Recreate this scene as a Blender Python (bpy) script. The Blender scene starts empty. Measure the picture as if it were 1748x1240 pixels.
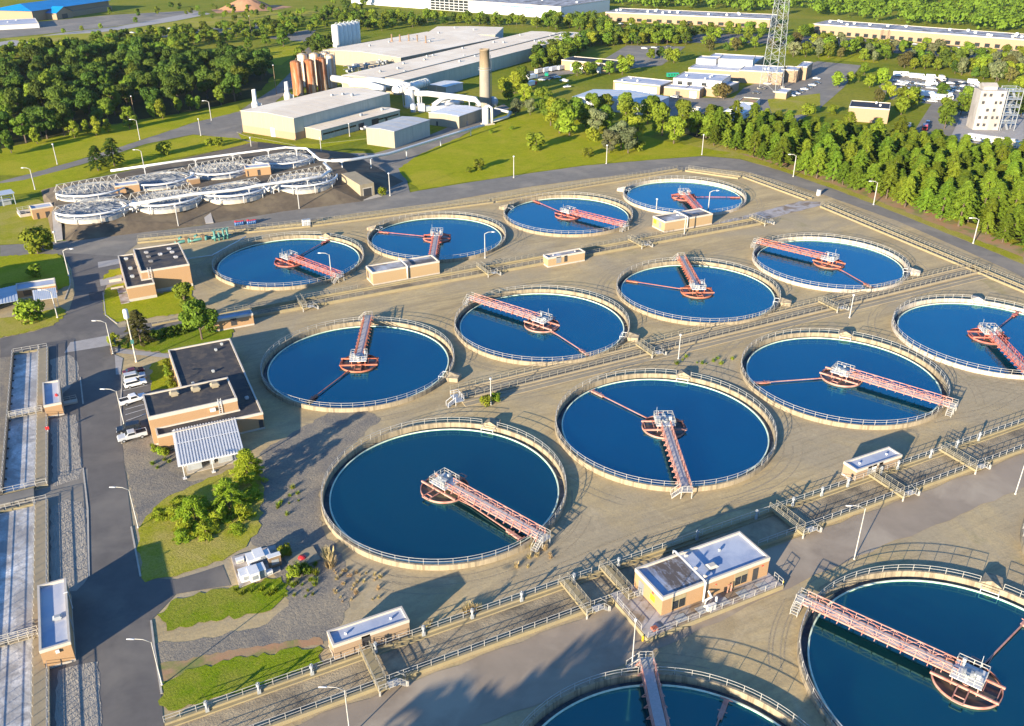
import bpy, math, random
from mathutils import Vector, Matrix
random.seed(11)
R_ = math.radians
COL = bpy.context.scene.collection
SC = bpy.context.scene

# ------------------------------------------------------------------ camera frame (site axes: x along the tank rows, y across them)
FPX, PW, PH = 1504.569, 1748.0, 1240.0
PITCH, ROLL, ANG = R_(27.27406), R_(-0.15893), R_(26.40304)
CAM = Vector((-49.5344, -128.3383, 97.39))
_ca, _sa = math.cos(ANG), math.sin(ANG)
def _site(v): return Vector((_ca*v[0]+_sa*v[1], -_sa*v[0]+_ca*v[1], v[2]))
_cp, _sp, _cr, _sr = math.cos(PITCH), math.sin(PITCH), math.cos(ROLL), math.sin(ROLL)
_rt, _up, FW = Vector((1, 0, 0)), Vector((0, _sp, _cp)), _site((0, _cp, -_sp))
RT, UP = _site(_cr*_rt+_sr*_up), _site(-_sr*_rt+_cr*_up)
def g(px, py, z=0.0):
    """the point of the site at height z that a surveyed spot of the photograph shows"""
    d = FW*FPX + RT*(px-PW/2) + UP*(PH/2-py)
    t = (z-CAM.z)/d.z
    p = CAM + d*t
    return Vector((p.x, p.y, z))
def toy(p):
    d = Vector(p)-CAM
    return PH/2 - FPX*d.dot(UP)/d.dot(FW)
def hgt(bx, by, ty, z=0.0):
    """height of an upright that stands at (bx,by) and ends at photo row ty"""
    b = g(bx, by, z); lo, hi = 0.0, 90.0
    for _ in range(40):
        m = (lo+hi)/2
        if toy((b.x, b.y, z+m)) > ty: lo = m
        else: hi = m
    return lo

# ------------------------------------------------------------------ mesh collector
class MB:
    def __init__(s): s.v=[]; s.f=[]; s.m=[]; s.T=None
    def add(s, vs, fs, mi=0):
        n=len(s.v)
        if s.T is not None: vs=[s.T @ Vector(a) for a in vs]
        s.v += [tuple(a) for a in vs]
        for f in fs: s.f.append(tuple(n+i for i in f)); s.m.append(mi)
        return s
    def box(s, x0,x1,y0,y1,z0,z1, mi=0):
        return s.add([(x0,y0,z0),(x1,y0,z0),(x1,y1,z0),(x0,y1,z0),(x0,y0,z1),(x1,y0,z1),(x1,y1,z1),(x0,y1,z1)],
          [(0,3,2,1),(4,5,6,7),(0,1,5,4),(1,2,6,5),(2,3,7,6),(3,0,4,7)],mi)
    def cbox(s, c, sx,sy,sz, mi=0):
        return s.box(c[0]-sx/2,c[0]+sx/2,c[1]-sy/2,c[1]+sy/2,c[2],c[2]+sz,mi)
    def prism(s, poly, z0, z1, mi=0):
        n=len(poly)
        a=sum(poly[i][0]*poly[(i+1)%n][1]-poly[(i+1)%n][0]*poly[i][1] for i in range(n))
        if a<0: poly=poly[::-1]
        vs=[(p[0],p[1],z0) for p in poly]+[(p[0],p[1],z1) for p in poly]
        fs=[tuple(range(n-1,-1,-1)),tuple(range(n,2*n))]+[(i,(i+1)%n,n+(i+1)%n,n+i) for i in range(n)]
        return s.add(vs,fs,mi)
    def bar(s, p, q, w, h=None, mi=0):
        p,q=Vector(p),Vector(q); d=q-p
        if d.length<1e-6: return s
        d.normalize(); h=h or w
        up=Vector((0,0,1)) if abs(d.z)<.95 else Vector((1,0,0))
        a=d.cross(up).normalized()*(w/2); b=a.cross(d).normalized()*(h/2)
        vs=[p-a-b,p+a-b,p+a+b,p-a+b,q-a-b,q+a-b,q+a+b,q-a+b]
        return s.add(vs,[(0,1,2,3),(7,6,5,4),(0,4,5,1),(1,5,6,2),(2,6,7,3),(3,7,4,0)],mi)
    def tube(s, pts, r, n=8, mi=0, cap=True, r2=None):
        pts=[Vector(p) for p in pts]; k=len(pts); base=len(s.v); rings=[]
        for i,p in enumerate(pts):
            d=(pts[min(i+1,k-1)]-pts[max(i-1,0)]).normalized()
            up=Vector((0,0,1)) if abs(d.z)<.95 else Vector((1,0,0))
            a=d.cross(up).normalized(); b=d.cross(a).normalized()
            rr=r if r2 is None else r+(r2-r)*i/(k-1)
            rings.append([p+(a*math.cos(2*math.pi*j/n)+b*math.sin(2*math.pi*j/n))*rr for j in range(n)])
        vs=[q for ring in rings for q in ring]
        fs=[(i*n+j,(i+1)*n+j,(i+1)*n+(j+1)%n,i*n+(j+1)%n) for i in range(k-1) for j in range(n)]
        if cap: fs+=[tuple(range(n)),tuple(range(k*n-1,(k-1)*n-1,-1))]
        return s.add(vs,fs,mi)
    def lathe(s, prof, n=64, a0=0.0, a1=2*math.pi, closed=False, mi=0, c=(0,0)):
        full=abs(a1-a0-2*math.pi)<1e-6; k=len(prof); m=n if full else n+1
        vs=[(c[0]+r*math.cos(a0+(a1-a0)*i/n),c[1]+r*math.sin(a0+(a1-a0)*i/n),z) for i in range(m) for r,z in prof]
        fs=[]
        for i in range(n):
            j=(i+1)%m
            for q in range(k if closed else k-1):
                r=(q+1)%k
                fs.append((i*k+q,j*k+q,j*k+r,i*k+r))
        return s.add(vs,fs,mi)
    def disc(s, r, z, n=64, mi=0, c=(0,0)):
        return s.add([(c[0]+r*math.cos(2*math.pi*i/n),c[1]+r*math.sin(2*math.pi*i/n),z) for i in range(n)],[tuple(range(n))],mi)
    def build(s, name, mat=None, parent=None, smooth=False, loc=None):
        me=bpy.data.meshes.new(name); me.from_pydata(s.v,[],s.f)
        mats=mat if isinstance(mat,(list,tuple)) else [mat]
        for m in mats:
            if m is not None: me.materials.append(m)
        if len(mats)>1: me.polygons.foreach_set('material_index',s.m)
        if smooth: me.polygons.foreach_set('use_smooth',[True]*len(s.f))
        me.update()
        o=bpy.data.objects.new(name,me); COL.objects.link(o)
        if parent is not None: o.parent=parent
        if loc is not None: o.location=loc
        return o

def tag(o,label=None,cat=None,group=None,kind=None):
    if label: o['label']=label
    if cat: o['category']=cat
    if group: o['group']=group
    if kind: o['kind']=kind
    return o
def thing(name,label,cat,loc=(0,0,0),rz=0.0,group=None):
    o=bpy.data.objects.new(name,None); COL.objects.link(o)
    o.empty_display_size=.5; o.location=loc; o.rotation_euler=(0,0,rz)
    return tag(o,label,cat,group)
def copy_tree(o,parent=None):
    c=o.copy(); COL.objects.link(c)
    if parent is not None: c.parent=parent
    for ch in list(o.children): copy_tree(ch,c)
    return c

# ------------------------------------------------------------------ materials
def _nodes(name):
    m=bpy.data.materials.new(name); m.use_nodes=True
    nt=m.node_tree; b=nt.nodes['Principled BSDF']
    return m,nt,b,nt.nodes,nt.links
def noise(nt,scale,detail=4,rough=.6,dist=0,vec=None):
    n=nt.nodes.new('ShaderNodeTexNoise'); n.inputs['Scale'].default_value=scale
    n.inputs['Detail'].default_value=detail; n.inputs['Roughness'].default_value=rough; n.inputs['Distortion'].default_value=dist
    if vec is not None: nt.links.new(vec,n.inputs['Vector'])
    return n.outputs['Fac']
def ramp(nt,fac,a,b):
    n=nt.nodes.new('ShaderNodeMapRange'); n.clamp=True
    n.inputs['From Min'].default_value=a; n.inputs['From Max'].default_value=b
    nt.links.new(fac,n.inputs['Value']); return n.outputs['Result']
def mix(nt,fac,a,b):
    n=nt.nodes.new('ShaderNodeMix'); n.data_type='RGBA'
    for k,v in ((0,fac),(6,a),(7,b)):
        if isinstance(v,(tuple,list)): n.inputs[k].default_value=(*v[:3],1)
        elif isinstance(v,(int,float)): n.inputs[k].default_value=v
        else: nt.links.new(v,n.inputs[k])
    return n.outputs[2]
def math_(nt,op,a,b=None):
    n=nt.nodes.new('ShaderNodeMath'); n.operation=op
    for k,v in ((0,a),(1,b)):
        if v is None: continue
        if isinstance(v,(int,float)): n.inputs[k].default_value=v
        else: nt.links.new(v,n.inputs[k])
    return n.outputs[0]
def objvec(nt,scale=(1,1,1),rot=(0,0,0)):
    t=nt.nodes.new('ShaderNodeTexCoord'); m=nt.nodes.new('ShaderNodeMapping')
    m.inputs['Scale'].default_value=scale; m.inputs['Rotation'].default_value=rot
    nt.links.new(t.outputs['Object'],m.inputs['Vector']); return m.outputs[0]
def bump(nt,b,h,strength=.3,dist=.1):
    n=nt.nodes.new('ShaderNodeBump'); n.inputs['Strength'].default_value=strength; n.inputs['Distance'].default_value=dist
    nt.links.new(h,n.inputs['Height']); nt.links.new(n.outputs[0],b.inputs['Normal'])
def mat(name,c,c2=None,rough=.75,scale=.6,var=None,bs=0,bscale=8,bd=.05,metal=0.0,c3=None,scale3=.08,stretch=(1,1,1),lo=.35,hi=.65,spec=.35):
    """painted / mineral surface: two tones mixed by noise, a third in large blotches, fine relief"""
    m,nt,b,N,L=_nodes(name); v=objvec(nt,stretch)
    if c2 is None: c2=tuple(x*.78 for x in c)
    col=mix(nt,ramp(nt,noise(nt,scale,6,.65,.3,v),lo,hi),c,c2)
    if c3 is not None: col=mix(nt,ramp(nt,noise(nt,scale3,5,.6,.5,v),.48,.62),col,c3)
    L.new(col,b.inputs['Base Color']); b.inputs['Roughness'].default_value=rough
    b.inputs['Metallic'].default_value=metal; b.inputs['Specular IOR Level'].default_value=spec
    if bs: bump(nt,b,noise(nt,bscale,5,.7,0,v),bs,bd)
    return m
M={}
def mk(k,*a,**kw): M[k]=mat(k,*a,**kw)
mk('concrete',(.31,.26,.175),(.25,.21,.14),rough=.9,scale=.5,c3=(.25,.215,.15),scale3=.2,bs=.2,bscale=6)
mk('concrete_pale',(.48,.43,.35),(.40,.355,.29),rough=.9,scale=.5,c3=(.38,.34,.28),scale3=.15,bs=.15,bscale=6)
mk('concrete_yellow',(.29,.24,.135),(.235,.195,.11),rough=.9,scale=.4,c3=(.25,.21,.13),scale3=.2,bs=.2,bscale=6)
mk('concrete_dark',(.10,.09,.07),(.06,.055,.045),rough=.8,scale=.4)
mk('channel_floor',(.36,.295,.19),(.25,.20,.13),rough=.95,scale=.5,c3=(.13,.11,.08),scale3=.10,bs=.6,bscale=3,bd=.2)
mk('rail',(.42,.405,.37),(.32,.31,.28),rough=.5,scale=2)
mk('rail_dull',(.30,.275,.21),(.22,.205,.16),rough=.6,scale=2)
mk('rail_white',(.58,.58,.58),(.48,.49,.50),rough=.45,scale=2)
mk('salmon',(.47,.255,.205),(.38,.185,.145),rough=.7,scale=1.5,c3=(.36,.14,.10),scale3=.6)
mk('red',(.40,.115,.085),(.31,.08,.06),rough=.6,scale=1.5,c3=(.52,.17,.12),scale3=.6)
mk('rust_orange',(.42,.16,.095),(.34,.115,.07),rough=.65,scale=1.5,c3=(.33,.09,.05),scale3=.6)
mk('deck_grey',(.50,.46,.45),(.40,.37,.36),rough=.7,scale=3)
mk('weir',(.72,.80,.62),(.50,.60,.45),rough=.6,scale=.8)
mk('scum',(.05,.055,.05),(.03,.042,.042),rough=.3,scale=.5,c3=(.075,.055,.04),scale3=.3)
mk('scum_green',(.10,.105,.06),(.07,.085,.055),rough=.3,scale=.5,c3=(.11,.08,.05),scale3=.3)
mk('brick',(.36,.225,.118),(.30,.185,.095),rough=.85,scale=3,stretch=(1,1,3),lo=.3,hi=.7,bs=.15,bscale=10)
mk('brick_tan',(.37,.26,.142),(.32,.225,.12),rough=.85,scale=3,stretch=(1,1,3),lo=.3,hi=.7,bs=.15,bscale=10)
mk('brick_pale',(.30,.215,.14),(.26,.185,.118),rough=.85,scale=2,stretch=(1,1,3),lo=.3,hi=.7)
mk('brick_dark',(.17,.09,.055),(.13,.07,.045),rough=.85,scale=3)
mk('coping',(.50,.45,.38),(.43,.39,.33),rough=.75,scale=.8)
mk('plinth',(.44,.39,.33),(.37,.33,.28),rough=.85,scale=.8)
mk('roof_dark',(.035,.035,.04),(.055,.052,.052),rough=.85,scale=.35,c3=(.09,.075,.06),scale3=.45,bs=.15,bscale=3)
mk('roof_black',(.012,.014,.022),(.02,.022,.03),rough=.8,scale=.3)
mk('roof_white',(.37,.41,.49),(.30,.34,.43),rough=.7,scale=.25,c3=(.47,.47,.50),scale3=.12)
mk('roof_weathered',(.40,.42,.46),(.22,.21,.21),rough=.8,scale=.3,c3=(.10,.09,.085),scale3=.13)
mk('roof_stained',(.10,.085,.075),(.17,.15,.14),rough=.85,scale=.6,stretch=(1,.35,1))
mk('metal_cream',(.29,.25,.185),(.26,.225,.165),rough=.6,scale=.3,stretch=(4,4,.2))
mk('metal_green',(.40,.43,.37),(.34,.37,.32),rough=.6,scale=.3,stretch=(3,3,.2))
mk('metal_roof',(.76,.64,.47),(.69,.58,.43),rough=.6,scale=.12,c3=(.80,.70,.54),scale3=.03)
mk('metal_roof_grey',(.44,.44,.43),(.37,.375,.37),rough=.55,scale=.3)
mk('metal_roof_blue',(.34,.39,.45),(.42,.46,.50),rough=.5,scale=.25,stretch=(.3,2,1))
mk('metal_white',(.62,.62,.61),(.54,.55,.55),rough=.45,scale=.8)
mk('duct_white',(.64,.64,.62),(.55,.56,.56),rough=.4,scale=.6,c3=(.60,.56,.50),scale3=.5)
mk('metal_grey',(.33,.35,.36),(.26,.28,.29),rough=.5,scale=1)
mk('galv',(.34,.36,.38),(.27,.29,.31),rough=.4,scale=1,metal=.25)
mk('teal_paint',(.07,.22,.19),(.05,.16,.15),rough=.5,scale=1)
mk('pump_blue',(.02,.12,.30),(.02,.09,.22),rough=.45,scale=1)
mk('silo_rust',(.36,.115,.04),(.25,.075,.03),rough=.9,scale=.5,stretch=(1,1,.15),c3=(.42,.30,.20),scale3=.25)
mk('silo_pale',(.58,.52,.44),(.46,.40,.32),rough=.6,scale=.5,stretch=(1,1,.15),c3=(.42,.22,.10),scale3=.4)
mk('chimney_tan',(.27,.205,.13),(.22,.17,.11),rough=.9,scale=.4,stretch=(1,1,.3))
mk('chimney_grey',(.26,.235,.19),(.215,.195,.16),rough=.9,scale=.4,stretch=(1,1,.3))
mk('blue_roof',(.0,.22,.52),(.0,.18,.44),rough=.55,scale=.1)
mk('asphalt',(.125,.115,.105),(.10,.092,.085),rough=.9,scale=.25,c3=(.16,.145,.125),scale3=.06,bs=.15,bscale=5,bd=.03)
mk('asphalt_old',(.19,.175,.15),(.155,.143,.123),rough=.92,scale=.3,c3=(.235,.21,.17),scale3=.05,bs=.15,bscale=5,bd=.03)
mk('asphalt_brown',(.29,.235,.175),(.24,.195,.145),rough=.92,scale=.15,c3=(.35,.29,.215),scale3=.06,bs=.12,bscale=4,bd=.03)
mk('paving',(.34,.32,.30),(.28,.265,.25),rough=.9,scale=.5)
mk('slab',(.40,.37,.36),(.27,.245,.22),rough=.85,scale=.5,c3=(.20,.15,.10),scale3=.25)
mk('paint_line',(.7,.7,.68),(.55,.55,.53),rough=.7,scale=2)
mk('mulch',(.115,.09,.062),(.08,.063,.045),rough=1,scale=.35,c3=(.15,.12,.078),scale3=.08,bs=.5,bscale=2.5,bd=.15)
mk('dirt_orange',(.36,.19,.10),(.30,.22,.12),rough=1,scale=.12,c3=(.17,.19,.05),scale3=.15,bs=.3,bscale=2,bd=.1)
mk('mound_soil',(.42,.22,.12),(.34,.18,.09),rough=1,scale=.05,bs=.4,bscale=.4,bd=.6)
mk('bark',(.12,.09,.065),(.08,.06,.045),rough=.95,scale=2)
mk('tyre',(.015,.015,.016),(.02,.02,.02),rough=.8)
mk('door_dark',(.035,.035,.04),(.05,.05,.05),rough=.5)
mk('door_grey',(.22,.23,.24),(.18,.19,.20),rough=.5)
mk('door_white',(.70,.68,.64),(.62,.60,.57),rough=.5,scale=1)
mk('yellow_sign',(.75,.48,.02),(.70,.44,.02),rough=.5)
mk('red_sign',(.55,.03,.03),(.50,.03,.03),rough=.5)
mk('wood',(.22,.15,.09),(.16,.11,.07),rough=.9,scale=1)
mk('sign_blue',(.01,.10,.22),(.01,.08,.18),rough=.5)
for nm,c in (('car_white',(.72,.72,.71)),('car_silver',(.42,.44,.46)),('car_dark',(.012,.018,.03)),('car_maroon',(.10,.012,.02)),('car_red',(.5,.03,.02)),('car_blue',(.03,.10,.25)),('car_green',(.01,.22,.12)),('car_cream',(.62,.54,.42))):
    mk(nm,c,tuple(x*.93 for x in c),rough=.28,scale=1,spec=.5)
def glass_mat():
    m,nt,b,N,L=_nodes('window_glass')
    L.new(mix(nt,noise(nt,.7,2,.5,0,objvec(nt)),(.012,.016,.02),(.03,.036,.042)),b.inputs['Base Color'])
    b.inputs['Roughness'].default_value=.08; b.inputs['Specular IOR Level'].default_value=.7
    return m
M['glass']=glass_mat()
def water_mat(name,c,c2,foam=0.0,tint=(.028,.36,.46),fac=.40):
    """still water: mostly the mirrored sky, a little colour from below; foaming water is duller and whiter"""
    m,nt,b,N,L=_nodes(name); v=objvec(nt)
    col=mix(nt,ramp(nt,noise(nt,.05,4,.6,1.0,v),.35,.7),c,c2)
    if foam:
        f=math_(nt,'MULTIPLY',ramp(nt,noise(nt,.13,7,.72,.8,v),.42,.66),math_(nt,'ADD',.35,math_(nt,'MULTIPLY',ramp(nt,noise(nt,1.8,5,.8,.4,v),.35,.65),.65)))
        col=mix(nt,f,col,(foam,foam*1.0,foam*.98))
    if not foam:
        oi=N.new('ShaderNodeObjectInfo'); hs=N.new('ShaderNodeHueSaturation'); L.new(col,hs.inputs['Color'])
        mr=N.new('ShaderNodeMapRange'); mr.inputs['To Min'].default_value=.47; mr.inputs['To Max'].default_value=.51; L.new(oi.outputs['Random'],mr.inputs['Value']); L.new(mr.outputs[0],hs.inputs['Hue'])
        mr=N.new('ShaderNodeMapRange'); mr.inputs['To Min'].default_value=.75; mr.inputs['To Max'].default_value=1.3; L.new(math_(nt,'FRACT',math_(nt,'MULTIPLY',oi.outputs['Random'],5.7)),mr.inputs['Value']); L.new(mr.outputs[0],hs.inputs['Value'])
        col=hs.outputs[0]
    L.new(col,b.inputs['Base Color'])
    b.inputs['Roughness'].default_value=.5 if foam else .07; b.inputs['IOR'].default_value=1.33
    bump(nt,b,noise(nt,1.6 if foam else .9,4,.6,.6,v),.5 if foam else .08,.12 if foam else .03)
    if not foam:
        gl=N.new('ShaderNodeBsdfGlossy'); gl.inputs['Color'].default_value=(*tint,1); gl.inputs['Roughness'].default_value=.13
        L.new(b.inputs['Normal'].links[0].from_socket,gl.inputs['Normal'])
        ms=N.new('ShaderNodeMixShader'); ms.inputs[0].default_value=fac
        L.new(b.outputs[0],ms.inputs[1]); L.new(gl.outputs[0],ms.inputs[2]); L.new(ms.outputs[0],N['Material Output'].inputs['Surface'])
    return m
M['water']=water_mat('clarifier_water',(.0008,.014,.036),(.0012,.032,.062))
M['water_deep']=water_mat('clarifier_water_deep',(.0012,.014,.026),(.0025,.026,.036),0,(.045,.37,.38),.36)
M['launder']=water_mat('launder_water',(.006,.03,.055),(.03,.06,.075),.20)
M['channel_water']=water_mat('channel_water',(.25,.24,.23),(.32,.31,.295),.78)
def ground_sand():
    m,nt,b,N,L=_nodes('yard_sand'); v=objvec(nt)
    v2=objvec(nt,(1,3.2,1),(0,0,R_(-12)))
    a=mix(nt,ramp(nt,noise(nt,.035,7,.7,1.2,v2),.36,.64),(.50,.385,.20),(.33,.255,.14))
    a=mix(nt,math_(nt,'MULTIPLY',ramp(nt,noise(nt,.022,5,.65,.9,v),.44,.58),.75),a,(.34,.285,.195))
    a=mix(nt,math_(nt,'MULTIPLY',ramp(nt,noise(nt,.12,6,.7,.8,v),.55,.72),.6),a,(.50,.41,.26))
    a=mix(nt,math_(nt,'MULTIPLY',ramp(nt,noise(nt,.07,6,.75,.8,v),.60,.70),.5),a,(.24,.215,.085))
    a=mix(nt,math_(nt,'MULTIPLY',ramp(nt,noise(nt,1.4,4,.75,.4,v),.45,.75),.45),a,(.22,.185,.125))
    # dragged streaks and small clods
    st=noise(nt,.9,5,.7,.4,objvec(nt,(.10,1,1),(0,0,R_(3))))
    a=mix(nt,math_(nt,'MULTIPLY',math_(nt,'MULTIPLY',ramp(nt,st,.50,.64),ramp(nt,noise(nt,.04,4,.6,.5,v),.40,.62)),.55),a,(.215,.175,.11))
    clod=noise(nt,2.2,5,.8,.6,v)
    a=mix(nt,math_(nt,'MULTIPLY',ramp(nt,clod,.52,.74),.32),a,(.19,.155,.10))
    rut=st
    L.new(a,b.inputs['Base Color']); b.inputs['Roughness'].default_value=1; b.inputs['Specular IOR Level'].default_value=.1
    h=math_(nt,'ADD',math_(nt,'ADD',math_(nt,'MULTIPLY',noise(nt,.8,6,.7,.6,v),.34),math_(nt,'MULTIPLY',rut,.22)),math_(nt,'MULTIPLY',clod,.22))
    bump(nt,b,h,.62,.20)
    return m
M['sand']=ground_sand()
def ripple_mat():
    m,nt,b,N,L=_nodes('ripple_gravel'); v=objvec(nt)
    rk=noise(nt,1.5,5,.62,1.6,objvec(nt,(1,.30,1),(0,0,R_(8))))
    a=mix(nt,noise(nt,.5,6,.7,.5,v),(.24,.225,.20),(.34,.31,.26))
    L.new(mix(nt,math_(nt,'MULTIPLY',ramp(nt,rk,.50,.66),.45),a,(.14,.13,.12)),b.inputs['Base Color'])
    b.inputs['Roughness'].default_value=1; b.inputs['Specular IOR Level'].default_value=.1
    bump(nt,b,math_(nt,'ADD',math_(nt,'MULTIPLY',rk,1.0),math_(nt,'MULTIPLY',noise(nt,4,4,.6,0,v),.3)),.9,.35)
    return m
M['ripple']=ripple_mat()
def gravel_mat():
    m,nt,b,N,L=_nodes('grey_gravel'); v=objvec(nt)
    a=mix(nt,ramp(nt,noise(nt,.12,6,.7,.6,v),.36,.62),(.17,.16,.145),(.30,.255,.185))
    a=mix(nt,math_(nt,'MULTIPLY',ramp(nt,noise(nt,2.2,3,.8,0,v),.4,.7),.55),a,(.095,.09,.085))
    L.new(a,b.inputs['Base Color']); b.inputs['Roughness'].default_value=1; b.inputs['Specular IOR Level'].default_value=.1
    bump(nt,b,noise(nt,1.8,5,.75,.3,v),.8,.18)
    return m
M['gravel']=gravel_mat()
def grass_mat(name,c,c2,c3,s=.25,bs=.6):
    m,nt,b,N,L=_nodes(name); v=objvec(nt)
    a=mix(nt,ramp(nt,noise(nt,s,6,.7,.6,v),.34,.66),c,c2)
    a=mix(nt,ramp(nt,noise(nt,s*.18,5,.65,.8,v),.46,.66),a,c3)
    a=mix(nt,math_(nt,'MULTIPLY',ramp(nt,noise(nt,s*2.6,5,.75,.5,v),.50,.66),.6),a,c3)
    a=mix(nt,math_(nt,'MULTIPLY',ramp(nt,noise(nt,s*9,3,.8,0,v),.45,.75),.65),a,tuple(x*.42 for x in c))
    L.new(a,b.inputs['Base Color']); b.inputs['Roughness'].default_value=1; b.inputs['Specular IOR Level'].default_value=.05
    bump(nt,b,noise(nt,s*8,5,.8,0,v),bs,.25)
    return m
M['lawn']=grass_mat('lawn_grass',(.23,.265,.008),(.31,.32,.012),(.36,.32,.03),.22)
M['lawn_rich']=grass_mat('rich_grass',(.135,.205,.009),(.20,.25,.013),(.24,.235,.04),.3)
M['lawn_dry']=grass_mat('dry_grass',(.24,.26,.012),(.32,.30,.035),(.36,.30,.09),.3)
M['meadow']=grass_mat('meadow_ground',(.135,.175,.012),(.20,.22,.016),(.25,.23,.03),.05,.4)
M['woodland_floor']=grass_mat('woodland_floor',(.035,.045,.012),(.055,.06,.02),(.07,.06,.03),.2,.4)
def leaf_mat(name,c,c2,tr=.25,v0=.62,v1=1.3):
    m,nt,b,N,L=_nodes(name)
    oi=N.new('ShaderNodeObjectInfo')
    a=mix(nt,ramp(nt,noise(nt,.55,3,.6,0,objvec(nt)),.3,.7),c,c2)
    hs=N.new('ShaderNodeHueSaturation'); L.new(a,hs.inputs['Color'])
    mr=N.new('ShaderNodeMapRange'); L.new(oi.outputs['Random'],mr.inputs['Value']); mr.inputs['To Min'].default_value=.475; mr.inputs['To Max'].default_value=.52
    L.new(mr.outputs[0],hs.inputs['Hue'])
    mr2=N.new('ShaderNodeMapRange'); L.new(math_(nt,'FRACT',math_(nt,'MULTIPLY',oi.outputs['Random'],7.31)),mr2.inputs['Value']); mr2.inputs['To Min'].default_value=v0; mr2.inputs['To Max'].default_value=v1
    L.new(mr2.outputs[0],hs.inputs['Value'])
    L.new(hs.outputs[0],b.inputs['Base Color']); b.inputs['Roughness'].default_value=.75; b.inputs['Specular IOR Level'].default_value=.15
    t=N.new('ShaderNodeBsdfTranslucent'); L.new(hs.outputs[0],t.inputs['Color'])
    ms=N.new('ShaderNodeMixShader'); ms.inputs[0].default_value=tr
    L.new(b.outputs[0],ms.inputs[1]); L.new(t.outputs[0],ms.inputs[2])
    L.new(ms.outputs[0],N['Material Output'].inputs['Surface'])
    return m
M['leaf_dark']=leaf_mat('leaf_dark',(.042,.084,.012),(.088,.142,.017))
M['leaf_mid']=leaf_mat('leaf_mid',(.085,.145,.012),(.15,.205,.018))
M['leaf_bright']=leaf_mat('leaf_bright',(.135,.195,.012),(.20,.245,.02))
M['leaf_silver']=leaf_mat('leaf_silver',(.110,.135,.055),(.165,.180,.085))
M['leaf_olive']=leaf_mat('leaf_olive',(.095,.090,.024),(.13,.115,.034))
M['needle']=leaf_mat('needle',(.098,.160,.013),(.165,.228,.019),.2)
M['leaf_feather']=leaf_mat('leaf_feather',(.185,.27,.015),(.30,.37,.028),.35,.92,1.12)
M['straw']=leaf_mat('straw_blades',(.50,.38,.19),(.40,.32,.15),.3,.85,1.15)

mk('tower_grey',(.37,.345,.32),(.31,.29,.27),rough=.9,scale=.4,stretch=(1,1,.4),c3=(.26,.24,.22),scale3=.2)
mk('cover_grey',(.17,.185,.20),(.11,.12,.135),rough=.6,scale=1.2,c3=(.24,.25,.26),scale3=.4)
mk('track',(.26,.21,.135),(.33,.27,.17),rough=1,scale=1.5,bs=.8,bscale=4,bd=.15)
mk('kerb',(.42,.39,.33),(.34,.31,.26),rough=.9,scale=1)
mk('asphalt_patch',(.085,.08,.075),(.07,.066,.062),rough=.9,scale=.6)

def pump_roof():
    m,nt,b,N,L=_nodes('roof_pump_house'); v=objvec(nt)
    sx=N.new('ShaderNodeSeparateXYZ'); L.new(v,sx.inputs[0])
    n1=noise(nt,.5,6,.75,.6,objvec(nt,(1,.4,1)))
    x=math_(nt,'ADD',sx.outputs[0],math_(nt,'MULTIPLY',math_(nt,'SUBTRACT',n1,.5),5.0))
    msk=math_(nt,'MULTIPLY',ramp(nt,x,1.2,3.0),math_(nt,'SUBTRACT',1.0,ramp(nt,x,7.2,9.2)))
    msk=math_(nt,'MULTIPLY',msk,ramp(nt,noise(nt,1.1,5,.8,.3,objvec(nt,(1,.3,1))),.28,.52))
    base=mix(nt,ramp(nt,noise(nt,.25,5,.6,.5,v),.4,.62),(.38,.42,.50),(.27,.32,.43))
    L.new(mix(nt,msk,base,(.085,.07,.062)),b.inputs['Base Color']); b.inputs['Roughness'].default_value=.75
    return m
M['roof_pump']=pump_roof()

mk('tank_wall',(.32,.265,.18),(.26,.215,.145),rough=.9,scale=1.6,stretch=(1.5,1.5,.12),c3=(.17,.14,.095),scale3=.8,bs=.15,bscale=5)
mk('tank_wall_pale',(.46,.41,.34),(.39,.345,.28),rough=.9,scale=1.6,stretch=(1.5,1.5,.12),c3=(.30,.255,.195),scale3=.8,bs=.15,bscale=5)
mk('canopy_white',(.86,.87,.88),(.76,.77,.78),rough=.4,scale=.6)
# ------------------------------------------------------------------ camera, sky and sun
cam=bpy.data.cameras.new('camera'); co=bpy.data.objects.new('camera',cam); COL.objects.link(co); SC.camera=co
cam.sensor_width=36; cam.sensor_fit='HORIZONTAL'; cam.lens=FPX/PW*36; cam.clip_start=1; cam.clip_end=20000
mw=Matrix.Identity(4)
for i,a in enumerate((RT,UP,-FW)):
    for k in range(3): mw[k][i]=a[k]
mw.translation=CAM; co.matrix_world=mw
SUN_EL, SH_AZ = R_(12.5), R_(29.0)          # shadows run towards SH_AZ
sd=Vector((-math.cos(SH_AZ)*math.cos(SUN_EL),-math.sin(SH_AZ)*math.cos(SUN_EL),math.sin(SUN_EL)))
sl=bpy.data.lights.new('sun','SUN'); sl.energy=5.0; sl.angle=R_(.5); sl.color=(1.0,.85,.63)
so=bpy.data.objects.new('sun',sl); COL.objects.link(so); so.rotation_euler=sd.to_track_quat('Z','Y').to_euler(); so.location=(-300,-200,200)
w=bpy.data.worlds.new('World'); SC.world=w; w.use_nodes=True
nt=w.node_tree; bg=nt.nodes['Background']; sky=nt.nodes.new('ShaderNodeTexSky'); sky.sky_type='NISHITA'; sky.sun_disc=False
sky.sun_elevation=SUN_EL; sky.sun_rotation=math.atan2(sd.x,sd.y); sky.air_density=1.0; sky.dust_density=.2; sky.ozone_density=6
nt.links.new(sky.outputs[0],bg.inputs[0]); bg.inputs[1].default_value=.11
SC.view_settings.view_transform='Standard'; SC.view_settings.look='None'; SC.view_settings.exposure=1.66; SC.view_settings.gamma=1
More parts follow.
